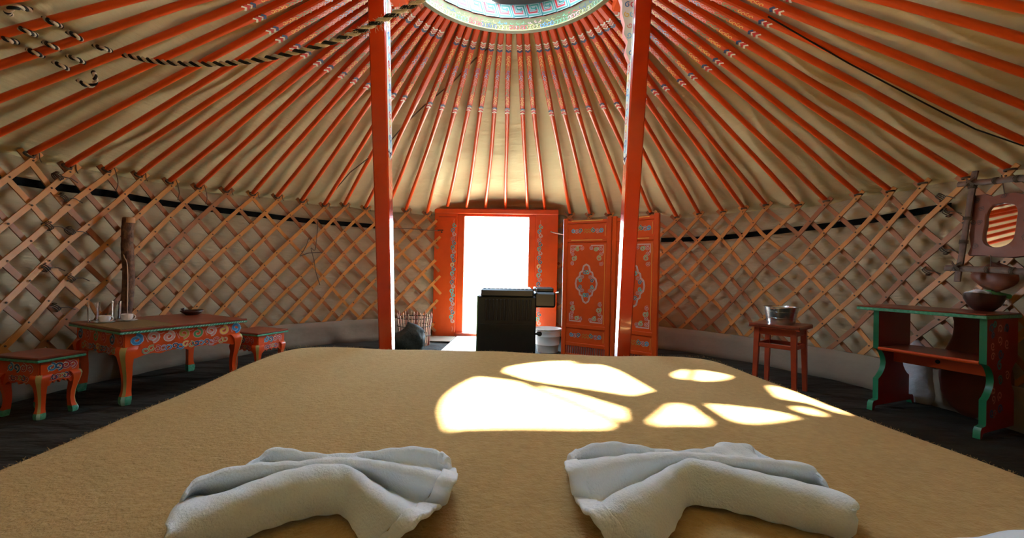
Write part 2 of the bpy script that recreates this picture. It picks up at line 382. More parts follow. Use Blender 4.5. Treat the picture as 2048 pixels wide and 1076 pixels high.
for k in range(N):
    u0 = k * uw
    def Q(pts): return [(u0 + x * uw * 1.0, y * 0.088 + 0.002) for x, y in pts]
    T = Q([(0.22, 0.09), (1.02, 0.09), (0.80, 0.86), (0.30, 0.86), (0.40, 0.60), (0.62, 0.60)])
    Rd = Q([(0.06, 0.95), (0.24, 0.30), (0.80, 0.30), (0.74, 0.50)])
    b.ribbon(T, 0.026, f, 0.0010, PI_('white')); b.ribbon(T, 0.013, f, 0.0018, PI_('mint' if k % 3 else 'teal'))
    b.ribbon(Rd, 0.022, f, 0.0013, PI_('white')); b.ribbon(Rd, 0.013, f, 0.0021, PI_('red' if k % 2 else 'pink'))
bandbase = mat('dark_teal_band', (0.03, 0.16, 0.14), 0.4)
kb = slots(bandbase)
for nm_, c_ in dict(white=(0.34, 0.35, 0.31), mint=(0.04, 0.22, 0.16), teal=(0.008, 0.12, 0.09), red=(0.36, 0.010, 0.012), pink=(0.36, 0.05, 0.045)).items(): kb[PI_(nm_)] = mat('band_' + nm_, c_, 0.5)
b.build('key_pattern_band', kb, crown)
b = MB(); ringsec(b, [(0.635, 2.612), (0.635, 2.626), (0.685, 2.626), (0.685, 2.612), (0.635, 2.612)], 0)
b.build('upper_ring', orange, crown)
hub = Vector((-0.14, -0.12, 2.84 - ZC)); b = MB(); b.lathe([(0.001, .04), (0.05, .04), (0.06, 0.02), (0.06, -0.03), (0.001, -0.04)], 20, 0, Matrix.Translation(hub)); b.build('hub', orange, crown)
for k in range(4):
    a = radians((-50, 36, 130, -140)[k]); p0 = Vector((0.63 * sin(a), 0.63 * cos(a), 2.62 - ZC)); b = MB()
    pts = [p0.lerp(hub, t) + Vector((0, 0, 0.06 * sin(pi * t))) for t in (0, .2, .4, .6, .8, 1)]
    b.tube(pts, 0.022, 0, 4); b.build('spoke', orange, crown)
# covering cloth on the crown, its gaps shaped to throw the bed's sun patches (u right, v towards the door, from the crown's centre)
ZT = 2.640
cu = bpy.data.curves.new('cover', 'CURVE'); cu.dimensions = '2D'; cu.fill_mode = 'BOTH'; cu.extrude = 0.006
def spl(pts):
    s = cu.splines.new('POLY'); s.points.add(len(pts) - 1)
    for q, (x, y) in enumerate(pts): s.points[q].co = (x, y, 0, 1)
    s.use_cyclic_u = True
bed_z = 0.40
def hole(pix):            # the gap that throws a sun patch lying at these places on the bed
    out = []
    for (x, y) in pix:
        p = atz(x, y, bed_z); t = (ZT - bed_z) / -SD.z; q = p - SD * t; out.append((q.x - CX, q.y - CY))
    return out
COVER_HOLES = [
    [(828, 832), (880, 800), (915, 772), (952, 752), (1005, 760), (1060, 768), (1120, 783), (1180, 800), (1246, 820), (1250, 857), (1120, 856), (1000, 856), (915, 856), (885, 868), (862, 856), (870, 846)],
    [(1010, 744), (1060, 734), (1130, 727), (1200, 727), (1232, 740), (1270, 762), (1302, 782), (1262, 792), (1190, 782), (1110, 768), (1050, 757)],
    [(1300, 848), (1318, 826), (1345, 815), (1375, 815), (1395, 832), (1418, 848), (1410, 855), (1360, 855), (1310, 855)],
    [(1420, 814), (1470, 815), (1520, 820), (1560, 828), (1592, 837), (1545, 846), (1500, 850), (1470, 846), (1448, 832)],
    [(1590, 816), (1615, 816), (1645, 828), (1630, 831), (1602, 824)],
    [(1540, 772), (1580, 768), (1640, 785), (1710, 826), (1680, 824), (1620, 805), (1560, 795)]]
ell = [(1404 + 56 * cos(2 * pi * k / 20), 747 + 13 * sin(2 * pi * k / 20)) for k in range(20)]
spl([(0.70 * cos(2 * pi * k / 64), 0.70 * sin(2 * pi * k / 64)) for k in range(64)])
for hpx in COVER_HOLES + [ell]:
    pts = hole(hpx)
    if hpx is COVER_HOLES[1]: pts = [pts[0], (-0.42, 0.50)] + [(0.665 * sin(radians(a_)), 0.665 * cos(radians(a_))) for a_ in (-38, -30, -22, -14, -6)] + pts[2:]
    spl(pts)
    print('hole', [(round(x, 2), round(y, 2)) for x, y in pts][:4], 'r', round(max(hypot(*p) for p in pts), 2))
tmp = bpy.data.objects.new('t', cu); C.objects.link(tmp); dg = bpy.context.evaluated_depsgraph_get()
me = bpy.data.meshes.new_from_object(tmp.evaluated_get(dg)); bpy.data.objects.remove(tmp)
me.materials.clear(); me.materials.append(coverm)
o = bpy.data.objects.new('crown_cover', me); C.objects.link(o); o.location = (0, 0, ZT - ZC); o.parent = crown

# ------------------------------------------------------------------ support posts
def post(name, label, side, xt, xb, xbr):
    Y = 2.3; top = at(xt, 0, Y); bot = at(xb, 690, Y)
    def xx(z): return bot.x + (top.x - bot.x) * (z - bot.z) / (top.z - bot.z)
    t = thing(name, label, 'post', (xx(0), Y, 0)); o = Vector((xx(0), Y, 0)); b = MB(); rings = []
    for z in (0, 0.6, 1.2, 1.8, 2.30, 2.42):
        wd = 0.034 + 0.016 * z / 2.4; e = 0.007; c = Vector((xx(z), Y + 0.045, z)) - o
        rings.append([c + Vector(q) for q in ((-wd + e, -wd, 0), (wd - e, -wd, 0), (wd, -wd + e, 0), (wd, wd - e, 0), (wd - e, wd, 0), (-wd + e, wd, 0), (-wd, wd - e, 0), (-wd, -wd + e, 0))])
    b.loft(rings); zb = 1.42; sgn = -side
    def fs(u, v, off):      # inner side face
        wd = 0.034 + 0.016 * v / 2.4; return Vector((xx(v) + sgn * (wd + off), Y + 0.045 + u, v)) - o
    b.ribbon([(0, zb + .04), (0, 1.6), (0, 1.8), (0, 2.0), (0, 2.4)], 0.075, fs, 0.001, PI_('white'))
    b.ribbon([(-.03, zb + 0.05), (0, zb + 0.02), (.03, zb + 0.05)], 0.014, fs, 0.0015, PI_('navy'))
    b.ribbon([(-.03, zb + 0.03), (0, zb), (.03, zb + 0.03)], 0.012, fs, 0.0015, PI_('white'))
    v = zb + 0.08; k = 0
    while v < 2.38:
        b.paint(spiral(0.004 * (-1) ** k, v, 0.024, 0.5 * k, 1.1, (-1) ** k, 12, .3), 0.008, fs, PI_(['sky', 'blue', 'pink', 'yellow', 'red', 'sky', 'pink'][k % 7]), off=0.002); v += 0.042; k += 1
    b.build('post_shaft', slots(orange_gloss), t)
    # carved painted bracket against the inner side
    prof = [(at(x, y, Y).x, at(x, y, Y).z) for x, y in xbr]
    out = [(x - o.x, z) for x, z in prof] + [(xx(z) + sgn * 0.03 - o.x, z) for z in (1.98, 2.1, 2.2, 2.30, 2.42)]
    out = [(out[-1][0] - side * 0.10, 2.42)] + out
    def fb(u, v, off): return Vector((u, 0.025 - off, v))
    b = MB(); b.prism(out, fb, 0.0, -0.04, PI_('white'), PI_('pink'))
    for k, (x, z) in enumerate(prof[:-2]):
        q = 0.026
        for dx, cc in ((side * 0.030, ['sky', 'blue', 'yellow', 'pink', 'sky'][k % 5]), (side * 0.062, ['pink', 'red', 'sky', 'yellow', 'pink'][k % 5])):
            if abs(x + dx - xx(z)) < 0.035: continue
            b.paint(spiral(x - o.x + dx, z - .01, 0.017, k, 1.1, 1, 12, .25), 0.0055, fb, PI_(cc), off=0.001)
    b.build('painted_bracket', slots(orange), t)
    b = MB(); xi = xx(2.44) + sgn * 0.13; xo = xx(2.44) - sgn * 0.05; b.box((min(xi, xo) - o.x, -0.16, 2.40), (max(xi, xo) - o.x, 0.22, 2.455), bev=0.006)
    b.build('top_beam', orange, t)
post('support_post', 'glossy orange support post left of the stove, painted bracket on its right side', -1, 753, 769, [(772, -20), (776, 0), (774, 20), (770, 42), (772, 60), (768, 82), (764, 105), (760, 130)])
post('support_post', 'glossy orange support post in front of the folding screen, painted bracket on its left side', 1, 1287, 1250, [(1240, -22), (1247, 0), (1246, 20), (1252, 42), (1250, 62), (1258, 78), (1254, 98), (1262, 118), (1272, 140)])

# ------------------------------------------------------------------ lattice walls: crossing curved slats
HD = 0.243
def up_rad(p): return Vector((p.x - CX, p.y - CY, 0)).normalized()
def lattice(name, label, a, bb, seed):
    rnd = random.Random(seed); c = pol(az_idx((a + bb) / 2), RW, 0); t = thing(name, label, 'lattice panel', tuple(c))
    def slat(ti, d):                   # head at index ti; d=-1 runs down to the left ( / ), d=+1 down to the right ( \ )
        r = RW - 0.020 if d < 0 else RW - 0.004; zt = z_idx(min(max(ti, 0), len(poles) - 1)) - 0.045; jit = rnd.uniform(-0.05, 0.05)
        pts = []; n = 16; zlo = 0.06
        ext = 0.055
        for k in range(n + 1):
            z = zt + ext + (zlo - zt - ext) * k / n; i = ti + d * (zt - z) / HD + jit * sin(k * 0.6)
            if a - 0.25 <= i <= bb + 0.25: pts.append(pol(az_idx(i), r + 0.003 * sin(k + ti), z) - c)
        if len(pts) < 2: return
        mb = MB(); wd = rnd.uniform(0.0145, 0.0175)
        mb.tube(pts, wd * 1.38, 0, 4, 0.30, up=lambda p: up_rad(p + c))
        if d < 0:                      # knots of the leather ties on the front slats
            k = 0
            while True:
                z = zt - HD * k / 2; i = ti - k / 2
                if z < zlo + 0.05 or i < a: break
                if i <= bb: q = pol(az_idx(i), r - 0.008, z) - c; mb.lathe([(0.0005, 0.004), (0.005, 0.003), (0.006, 0)], 8, 1, Matrix.Translation(q) @ (-up_rad(q + c)).to_track_quat('Z', 'Y').to_matrix().to_4x4())
                k += 1
        mb.build('slat', [wood if (d < 0) == (rnd.random() < 0.85) else wood_shade, twine], t, smooth=30)  # back slats mostly take the shaded colour, a few swapped at random
    for ti in range(int(a), int(bb + 7)):
        if ti <= min(bb + 6, len(poles) - 1): slat(ti, -1)
    for ti in range(int(a) - 6, int(bb) + 1):
        if ti >= 0: slat(ti, 1)
    return t
JL, JR = I0 + 0.9, I0 + 37.4
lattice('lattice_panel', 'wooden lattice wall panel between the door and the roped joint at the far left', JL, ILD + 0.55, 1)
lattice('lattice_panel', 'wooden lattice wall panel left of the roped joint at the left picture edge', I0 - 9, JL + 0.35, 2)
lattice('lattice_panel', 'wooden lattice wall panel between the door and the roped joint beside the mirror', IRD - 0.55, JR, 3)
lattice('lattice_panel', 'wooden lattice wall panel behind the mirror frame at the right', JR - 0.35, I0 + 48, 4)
# lashings at the joints: short hair ropes wound round the doubled slats
def coilpts(p, r, turns, ax, h, n=14):
    ax = Vector(ax).normalized(); u = ax.orthogonal().normalized(); v = ax.cross(u); N_ = int(turns * n)
    return [p + u * r * cos(2 * pi * k / n) + v * r * sin(2 * pi * k / n) + ax * h * (k / N_ - 0.5) for k in range(N_ + 1)]
k = 0
for (x, y, lab) in [(115, 353, 'topmost at the left lattice joint'), (125, 395, 'second from the top at the left lattice joint'), (95, 452, 'third from the top at the left lattice joint'), (140, 462, 'beside the middle of the left lattice joint'),
                    (88, 535, 'lower middle of the left lattice joint'), (140, 556, 'below the middle of the left lattice joint'), (110, 615, 'lowest at the left lattice joint'),
                    (1882, 395, 'topmost at the right lattice joint'), (1895, 425, 'beside the strap end at the right lattice joint'), (1890, 500, 'middle of the right lattice joint'), (1855, 542, 'lowest at the right lattice joint')]:
    p = atr(x, y, RW - 0.012); b = MB(); rd = up_rad(p); tn = Vector((rd.y, -rd.x, 0)); ax = (tn + Vector((0, 0, 0.9))).normalized()
    b.tube(coilpts(Vector((0, 0, 0)), 0.026, 3, ax, 0.03), 0.0035, 0, 6)
    b.tube([Vector((0, 0, 0)) - rd * 0.02, -rd * 0.03 + tn * 0.05, -rd * 0.025 + tn * 0.09 + Vector((0, 0, -0.02))], 0.003, 0, 6)
    o = b.build('lashing', twine); o.location = p; tag(o, 'dark hair rope lashing, ' + lab, 'lashing', 'rope lashings on the lattice'); k += 1
# loops of thin cord on pole ends
for j in range(I0, I0 + 16):
    x, y = EAVE[j - I0]; p = atr(x, y, RW - 0.03); b = MB(); rd = up_rad(p); tn = Vector((rd.y, -rd.x, 0))
    long_ = j - I0 in (2, 4, 5); L_ = 0.13 if long_ else 0.03
    pts = smoothpts([tn * 0.02 + Vector((0, 0, -0.02)), tn * 0.045 + Vector((0, 0, 0.015)), tn * (0.07 if long_ else .05) + Vector((0, 0, -L_ * 0.6)), tn * 0.06 + Vector((0, 0, -L_ - .01))], 5)
    b.tube(pts, 0.003, 0, 6); b.tube(coilpts(Vector((0, 0, -0.01)), 0.024, 2, (-rd * SL + Vector((0, 0, 0)) + Vector((0, 0, 1)) * 0 + tn * 0 + Vector((0, 0, SL))), 0.012), 0.0035, 0, 6)
    o = b.build('cord_loop', twine); o.location = p; tag(o, 'dark cord loop at the roof pole foot %s left of the door' % ORD[ILD - j], 'cord', 'cord loops at the roof pole feet')
for j in range(IRD, IRD + 17):
    x, y = EAVE2[j - IRD]; p = atr(x, y, RW - 0.03); b = MB(); rd = up_rad(p)
    b.tube(coilpts(Vector((0, 0, -0.01)), 0.024, 2, (0, 0, 1), 0.012), 0.0035, 0, 6)
    o = b.build('cord_loop', twine); o.location = p; tag(o, 'dark cord loop at the roof pole foot %s right of the door' % ORD[j - IRD], 'cord', 'cord loops at the roof pole feet')
# black straps behind the lattice
def strap(name, label, px, r=2.885, hw=0.024):
    pts = [atr(x, y, r) for x, y in px]; azs = [az_of(p) for p in pts]; P2 = resample(smoothpts([(a, p.z, 0) for a, p in zip(azs, pts)], 4), 50)
    b = MB(); rows = []
    for q in P2:
        rows.append([pol(q.x, r, q.y - hw), pol(q.x, r, q.y + hw), pol(q.x, r + 0.004, q.y + hw), pol(q.x, r + 0.004, q.y - hw)])
    b.loft(rows); o = b.build(name, strapm); c = rows[25][0]; rebase(o, c); tag(o, label, 'strap')
strap('wall_strap', 'black woven strap behind the lattice left of the door', [(-160, 330), (0, 356), (100, 372), (230, 389), (320, 405), (420, 418), (520, 430), (620, 442), (720, 450), (778, 455)])
strap('wall_strap', 'black woven strap behind the lattice right of the screen', [(1322, 480), (1430, 476), (1560, 462), (1700, 446), (1800, 430), (1855, 420), (1902, 413)])
b = MB(); q = [atr(x, y, RW - 0.03) for x, y in ((775, 456), (815, 457), (850, 460), (878, 462))]; b.tube(q, 0.004, 0, 6); o = b.build('tie_cord', twine); rebase(o, q[1]); tag(o, 'thin cord from the left strap to the door frame', 'cord')
b = MB(); q = [atr(x, y, RW - 0.035) for x, y in ((636, 438), (634, 470), (630, 500), (622, 496), (628, 520), (632, 545), (640, 570))]; b.tube(smoothpts(q, 4), 0.004, 0, 6)
q2 = [atr(x, y, RW - 0.045) for x, y in ((618, 475), (613, 490), (605, 505), (600, 512), (618, 506), (645, 505))]; b.tube(smoothpts(q2, 4), 0.005, 0, 6)
o = b.build('hanging_cord', twine); rebase(o, q[0]); tag(o, 'knotted dark cord hanging on the lattice left of the left post', 'cord')
# dark thin line across the roof lining, behind the poles
b = MB(); line = [(660, 392), (700, 345), (745, 310), (783, 280), (806, 252), (850, 210), (905, 165), (950, 118), (975, 97), (985, 95)]
def on_roof(x, y, lift):            # the point of the roof's cone seen at a pixel; lift is upwards from the pole line
    d = ray(x, y); best = None; lo, hi = 0.2, 8.0; prev = None
    for k in range(4000):
        t = 0.2 + k * 0.002; p = Vector((0, 0, H)) + d * t; r = hypot(p.x - CX, p.y - CY); g = ZE + SL * (RW - r) + lift - p.z
        if prev is not None and prev > 0 >= g: return p
        prev = g
    return p
q = [on_roof(x, y, 0.022) for x, y in line]; b.tube(q, 0.005, 0, 6); o = b.build('cord', twine); rebase(o, q[4]); tag(o, 'thin dark cord running diagonally behind the roof poles above the doorway', 'cord')
q = [on_roof(x, y, -0.025) for x, y in ((1536, 33), (1620, 82), (1700, 128), (1780, 170), (1860, 212), (1950, 258), (2047, 292))]
b = MB(); b.tube(q, 0.0038, 0, 6); o = b.build('cord', ropeb); rebase(o, q[3]); tag(o, 'thin black twisted cord along the roof poles at the upper right', 'cord')

# ------------------------------------------------------------------ black and white twisted rope
def twisted(name, label, pts, rad, pitch=0.085):
    pts = resample(pts, max(12, int(sum((pts[i + 1] - pts[i]).length for i in range(len(pts) - 1)) / 0.008))); b = MB()
    seg = sum((pts[i + 1] - pts[i]).length for i in range(len(pts) - 1)) / (len(pts) - 1)
    o = pts[len(pts) // 2].copy(); strands = []
    for sidx in range(2):
        out = []; prev = None
        for i, p in enumerate(pts):
            t = (pts[min(i + 1, len(pts) - 1)] - pts[max(i - 1, 0)]).normalized()
            a = (prev - t * prev.dot(t)) if prev is not None else t.orthogonal(); a.normalize(); prev = a; c = t.cross(a)
            th = 2 * pi * i * seg / pitch + sidx * pi; out.append(p + a * cos(th) * rad * 0.5 + c * sin(th) * rad * 0.5 - o)
        strands.append(out)
    b.tube(strands[0], rad * 0.62, 0, 8); b.tube(strands[1], rad * 0.62, 1, 8)
    ob = b.build(name, [ropew, ropeb], smooth=70); ob.location = o; tag(ob, label, 'rope'); return ob, pts
anchor = on_roof(248, 110, -0.04)
crn = Vector((CX - 0.46, CY - 0.44, 2.46))
rp = [anchor]
for (x, y) in ((300, 121), (360, 127), (430, 128), (510, 121), (580, 107), (650, 88), (705, 68), (760, 42), (800, 22), (842, 0), (880, -28)):
    rp.append(at(x, y, anchor.y - 0.52 * ((x - 248) / 600) ** 0.8))
ob, rpts = twisted('twisted_rope', 'long black and white twisted rope sagging from the crown to the left roof poles', smoothpts(rp, 6), 0.011, 0.075)
b = MB()
for k in range(260):
    p = rpts[int(len(rpts) * random.uniform(0.74, 0.99))]; d = Vector((random.uniform(-1, 1), random.uniform(-1, 1), random.uniform(-1, 1))).normalized()
    b.tube([p - ob.location, p - ob.location + d * 0.014 + Vector((0, 0, -.003)), p - ob.location + d * random.uniform(0.018, 0.032) + Vector((random.uniform(-.008, .008), 0, -.008))], 0.0007, 0, 3)
b.build('frayed_hairs', ropew, ob)
wr = [[(62, 20), (34, 14), (15, 22), (20, 28)], [(88, 34), (100, 44), (112, 48), (122, 52)], [(34, 54), (48, 60), (60, 66), (72, 70)], [(0, 70), (12, 78), (22, 82), (34, 84)],
      [(136, 64), (148, 70), (158, 76), (164, 80)], [(88, 84), (98, 90), (108, 94), (120, 98)], [(56, 98), (64, 104), (76, 108), (86, 112)],
      [(188, 90), (200, 96), (212, 98), (222, 102)], [(136, 112), (146, 116), (158, 120), (170, 126)], [(108, 124), (118, 130), (128, 134), (138, 140)],
      [(156, 160), (166, 168), (180, 172), (190, 166), (190, 152), (186, 144)]]
wl = ['topmost, at the upper left corner', 'in the upper row, right end', 'in the upper row, middle', 'in the upper row, left end', 'in the second row, right end', 'in the second row, middle', 'in the second row, left end',
      'in the third row, right end', 'in the third row, middle', 'in the third row, left end', 'lowest, the curled rope tail']
for pl, lab in zip(wr, wl):
    pts = [on_roof(x, y, -0.03 + 0.05 * (k in (0, len(pl) - 1))) for k, (x, y) in enumerate(pl)]
    o, _ = twisted('rope_wrap', 'black and white rope turn between left roof poles, ' + lab, smoothpts(pts, 6), 0.010, 0.06); o['group'] = 'rope turns wound between the left roof poles'

# ------------------------------------------------------------------ doorway
yaw = radians(2.6); DC = at(993.5, 560, 4.91); DC.z = 0
ddx = Vector((cos(yaw), -sin(yaw), 0)); ddy = Vector((sin(yaw), cos(yaw), 0))
def dloc(x, y):                 # pixel -> (u,z) in the plane of the door's front
    d = ray(x, y); O = Vector((0, 0, H)); t = (DC - O).dot(ddy) / d.dot(ddy); p = O + d * t; return ((p - DC).dot(ddx), p.z)
uL, zT = dloc(870, 414); uR, zT2 = dloc(1117, 424); zT = (zT + zT2) / 2; oL, oT = dloc(929, 432); oR, _ = dloc(1058, 436); zB = 0.0
door = bpy.data.objects.new('door_1', None); C.objects.link(door); door.location = DC; door.rotation_euler = (0, 0, -yaw); struct(door, 'orange painted doorway frame with scroll strips, open to the bright steppe')
# door local frame: x right, y away, z up
def fd(u, v, off): return Vector((u, -off, v))
b = MB(); jw = 0.085; pw = 0.012
b.box((uL, 0, zB), (oL - jw, 0.07, zT - 0.055), bev=0.004); b.box((oR + jw, 0, zB), (uR, 0.07, zT - 0.055), bev=0.004)
def strip(b, uc):
    z = zT - 0.20; k = 0; cols = ['teal', 'blue', 'pink', 'red', 'navy', 'teal', 'pink', 'blue', 'navy', 'yellow', 'blue', 'teal', 'red', 'navy', 'pink', 'teal']
    while z > 0.14:
        c = PI_(cols[k % len(cols)]); d = 1 if k % 2 == 0 else -1
        b.paint(spiral(uc + 0.008 * d, z, 0.027, radians(90) * d, 1.0, d, 14, 0.25), 0.0085, fd, c, PI_('mint'), off=0.001)
        z -= 0.052; k += 1
    b.paint([(uc, zT - 0.19), (uc - .004, zT - 0.15), (uc, zT - 0.12)], 0.006, fd, PI_('pink')); b.paint([(uc, 0.12), (uc + .006, 0.09), (uc, 0.06)], 0.006, fd, PI_('pink'))
uA, _ = dloc(906, 560); uB, _ = dloc(1079, 560); strip(b, uA); strip(b, uB)
b.build('side_panel', slots(orange), door)
b = MB(); b.box((uL, -0.012, zT - 0.055), (uR, 0.09, zT), bev=0.005); b.build('lintel', orange, door)
b = MB(); b.box((oL - jw, 0.02, zB), (oL, 0.16, zT - 0.055), bev=0.006); b.box((oR, 0.02, zB), (oR + jw, 0.16, zT - 0.055), bev=0.006); b.box((oL - jw, 0.02, oT), (oR + jw, 0.16, zT - 0.055), bev=0.004)
b.build('jamb', orange, door)
b = MB(); b.box((oL - jw, -0.02, -0.04), (oR + jw, 0.18, 0.045), bev=0.006); b.build('threshold', orange_dull, door)
b = MB(); b.box((uL + .05, -0.005, zT - .10), (oL - 0.10, 0.0, zT - .093), 0); b.build('panel_groove', darkred, door)
b = MB(); b.box((uL, 0.06, 0.0), (uL + 0.03, 0.24, zT)); b.box((uR - 0.03, 0.06, 0.0), (uR, 0.24, zT)); b.box((uL, 0.06, zT - 0.03), (uR, 0.24, zT + 0.02)); b.build('light_seal', orange_dull, door)  # added boxes behind the frame that stop daylight leaking round it
b = MB(); q = dloc(884, 461); b.box((q[0] - 0.05, -0.02, q[1] - 0.004), (q[0] + 0.02, -0.012, q[1] + 0.008)); b.lathe([(0.001, 0.012), (0.009, 0.010), (0.010, -.002)], 10, 0, Matrix.Translation((q[0], -0.012, q[1] - 0.02)) @ Matrix.Rotation(pi / 2, 4, 'X'))
b.build('latch', iron, door)
b = MB(); q = dloc(1102, 464); q2 = dloc(1127, 471); b.tube([Vector((q[0], -0.015, q[1])), Vector((q2[0], -0.10, q2[1]))], 0.008, 0, 8); b.tube([Vector((q[0], 0.01, q[1])), Vector((q[0], -0.03, q[1]))], 0.010, 0, 8)
b.build('bolt_bar', tin, door)

b = MB(); b.box((oL - 0.05, -1.02, 0.004), (oR + 0.02, -0.06, 0.016), 0, bev=0.004); o = b.build('entrance_mat', paleboard); o.location = DC; o.rotation_euler = (0, 0, -yaw); tag(o, 'pale sunlit mat on the floor just inside the doorway', 'mat')
b = MB(); b.box((uL - 0.02, -0.42, 0.004), (oL - 0.06, -0.08, 0.014), 0, bev=0.004); o = b.build('grey_mat', skirtcloth); o.location = DC; o.rotation_euler = (0, 0, -yaw); tag(o, 'small grey floor cloth left of the pale entrance mat', 'mat')
# ------------------------------------------------------------------ bed
def line_at(p1, p2, Y):
    a, c = atz(*p1, bed_z), atz(*p2, bed_z); t = (Y - a.y) / (c.y - a.y); return a.x + (c.x - a.x) * t
Yf = atz(1000, 699, bed_z).y; Yn = -0.35
xlf, xln = line_at((0, 915), (420, 752), Yf), line_at((0, 915), (420, 752), Yn); xrf, xrn = line_at((2048, 940), (1560, 762), Yf), line_at((2048, 940), (1560, 762), Yn)
print('bed', Yf, xlf, xln, xrf, xrn)
def bed_pt(u, v):     # u,v in -1..1 on a superellipse-cornered quad
    y = Yn + (Yf - Yn) * (v + 1) / 2; q = (v + 1) / 2; x0 = xln + (xlf - xln) * q; x1 = xrn + (xrf - xrn) * q
    return Vector(((x0 + x1) / 2 + u * (x1 - x0) / 2, y, 0))
def bed_h(p):
    return 0.006 * sin(p.x * 2.3 + 0.5) * sin(p.y * 2.1) + 0.003 * sin(p.x * 6 + p.y * 4) + 0.0015 * sin(p.x * 17 - p.y * 11)
b = MB(); rows = []; NR = 110; NA = 220; rc = 0.30
def outline(k, sc):   # rounded rectangle in unit square scaled
    a = 2 * pi * k / NA; ca, sa = cos(a), sin(a); n = 14.0; r = (abs(ca) ** n + abs(sa) ** n) ** (-1 / n); return ca * r * sc, sa * r * sc
for i in range(1, 61):
    s = (i / 60); row = []
    for k in range(NA):
        u, v = outline(k, s); p = bed_pt(u, v); d = (1 - s) ; edge = max(0, (s - 0.93) / 0.07)
        p.z = bed_z + bed_h(p) - 0.020 * edge ** 2.4; row.append(p)
    rows.append(row)
for i in range(1, 11):
    row = []
    for k in range(NA):
        u, v = outline(k, 1.0); p = bed_pt(u * (1 + 0.006 * i ** .5), v * (1 + 0.004 * i ** .5)); p.z = bed_z - 0.020 + bed_h(p) - i * 0.032 ; wv = 0.012 * sin(k * 0.55) * i / 10
        row.append(p + Vector((u * wv, v * wv, 0)))
    rows.append(row)
b.loft(rows, 0, False); c0 = bed_pt(0, 0); c0.z = bed_z + bed_h(c0); b.add([c0] + rows[0], [(0, 1 + k, 1 + (k + 1) % NA) for k in range(NA)])
blanket = rebase(b.build('blanket', felt, smooth=80), (c0.x, c0.y, 0.05)); tag(blanket, 'large camel brown felt blanket spread over the bed, sun patches on it', 'blanket')
# loose wool hairs along the rim
b = MB(); rr = random.Random(3); O_ = blanket.location
for k in range(1500):
    a = rr.uniform(-0.12, pi + 0.12) ; kk = a / (2 * pi) * NA; u, v = outline(kk, rr.uniform(0.955, 1.0)); p = bed_pt(u, v); e = max(0, (max(abs(u), abs(v)) - 0.93) / 0.07)
    p.z = bed_z + bed_h(p) - 0.02 * e ** 2.4 - 0.001; d = Vector((rr.uniform(-1, 1), rr.uniform(-1, 1), rr.uniform(0.3, 1.2))).normalized(); L_ = rr.uniform(0.003, 0.010)
    b.tube([p - O_, p - O_ + d * L_ * 0.6, p - O_ + d * L_ + Vector((rr.uniform(-1, 1), rr.uniform(-1, 1), 0)) * L_ * 0.3], 0.00035, 0, 3)
o = b.build('wool_hairs', felt, blanket); o['kind'] = 'stuff'
t = thing('bed', 'low wooden bed base hidden under the camel brown blanket', 'bed', (c0.x, c0.y, 0))
b = MB(); b.box((-0.90, -1.05, 0.16), (0.90, 1.02, 0.345), bev=0.03); b.build('mattress', skirtcloth, t)
b = MB(); b.box((-0.88, -1.03, 0.06), (0.88, 1.0, 0.16)); b.build('bed_frame', orange_dull, t)
for sx in (-1, 1):
    for sy in (-1.0, 0.96): b = MB(); b.box((sx * 0.83 - 0.03, sy * 0.98 - 0.03, 0), (sx * 0.83 + 0.03, sy * 0.98 + 0.03, 0.06)); b.build('leg', orange_dull, t)

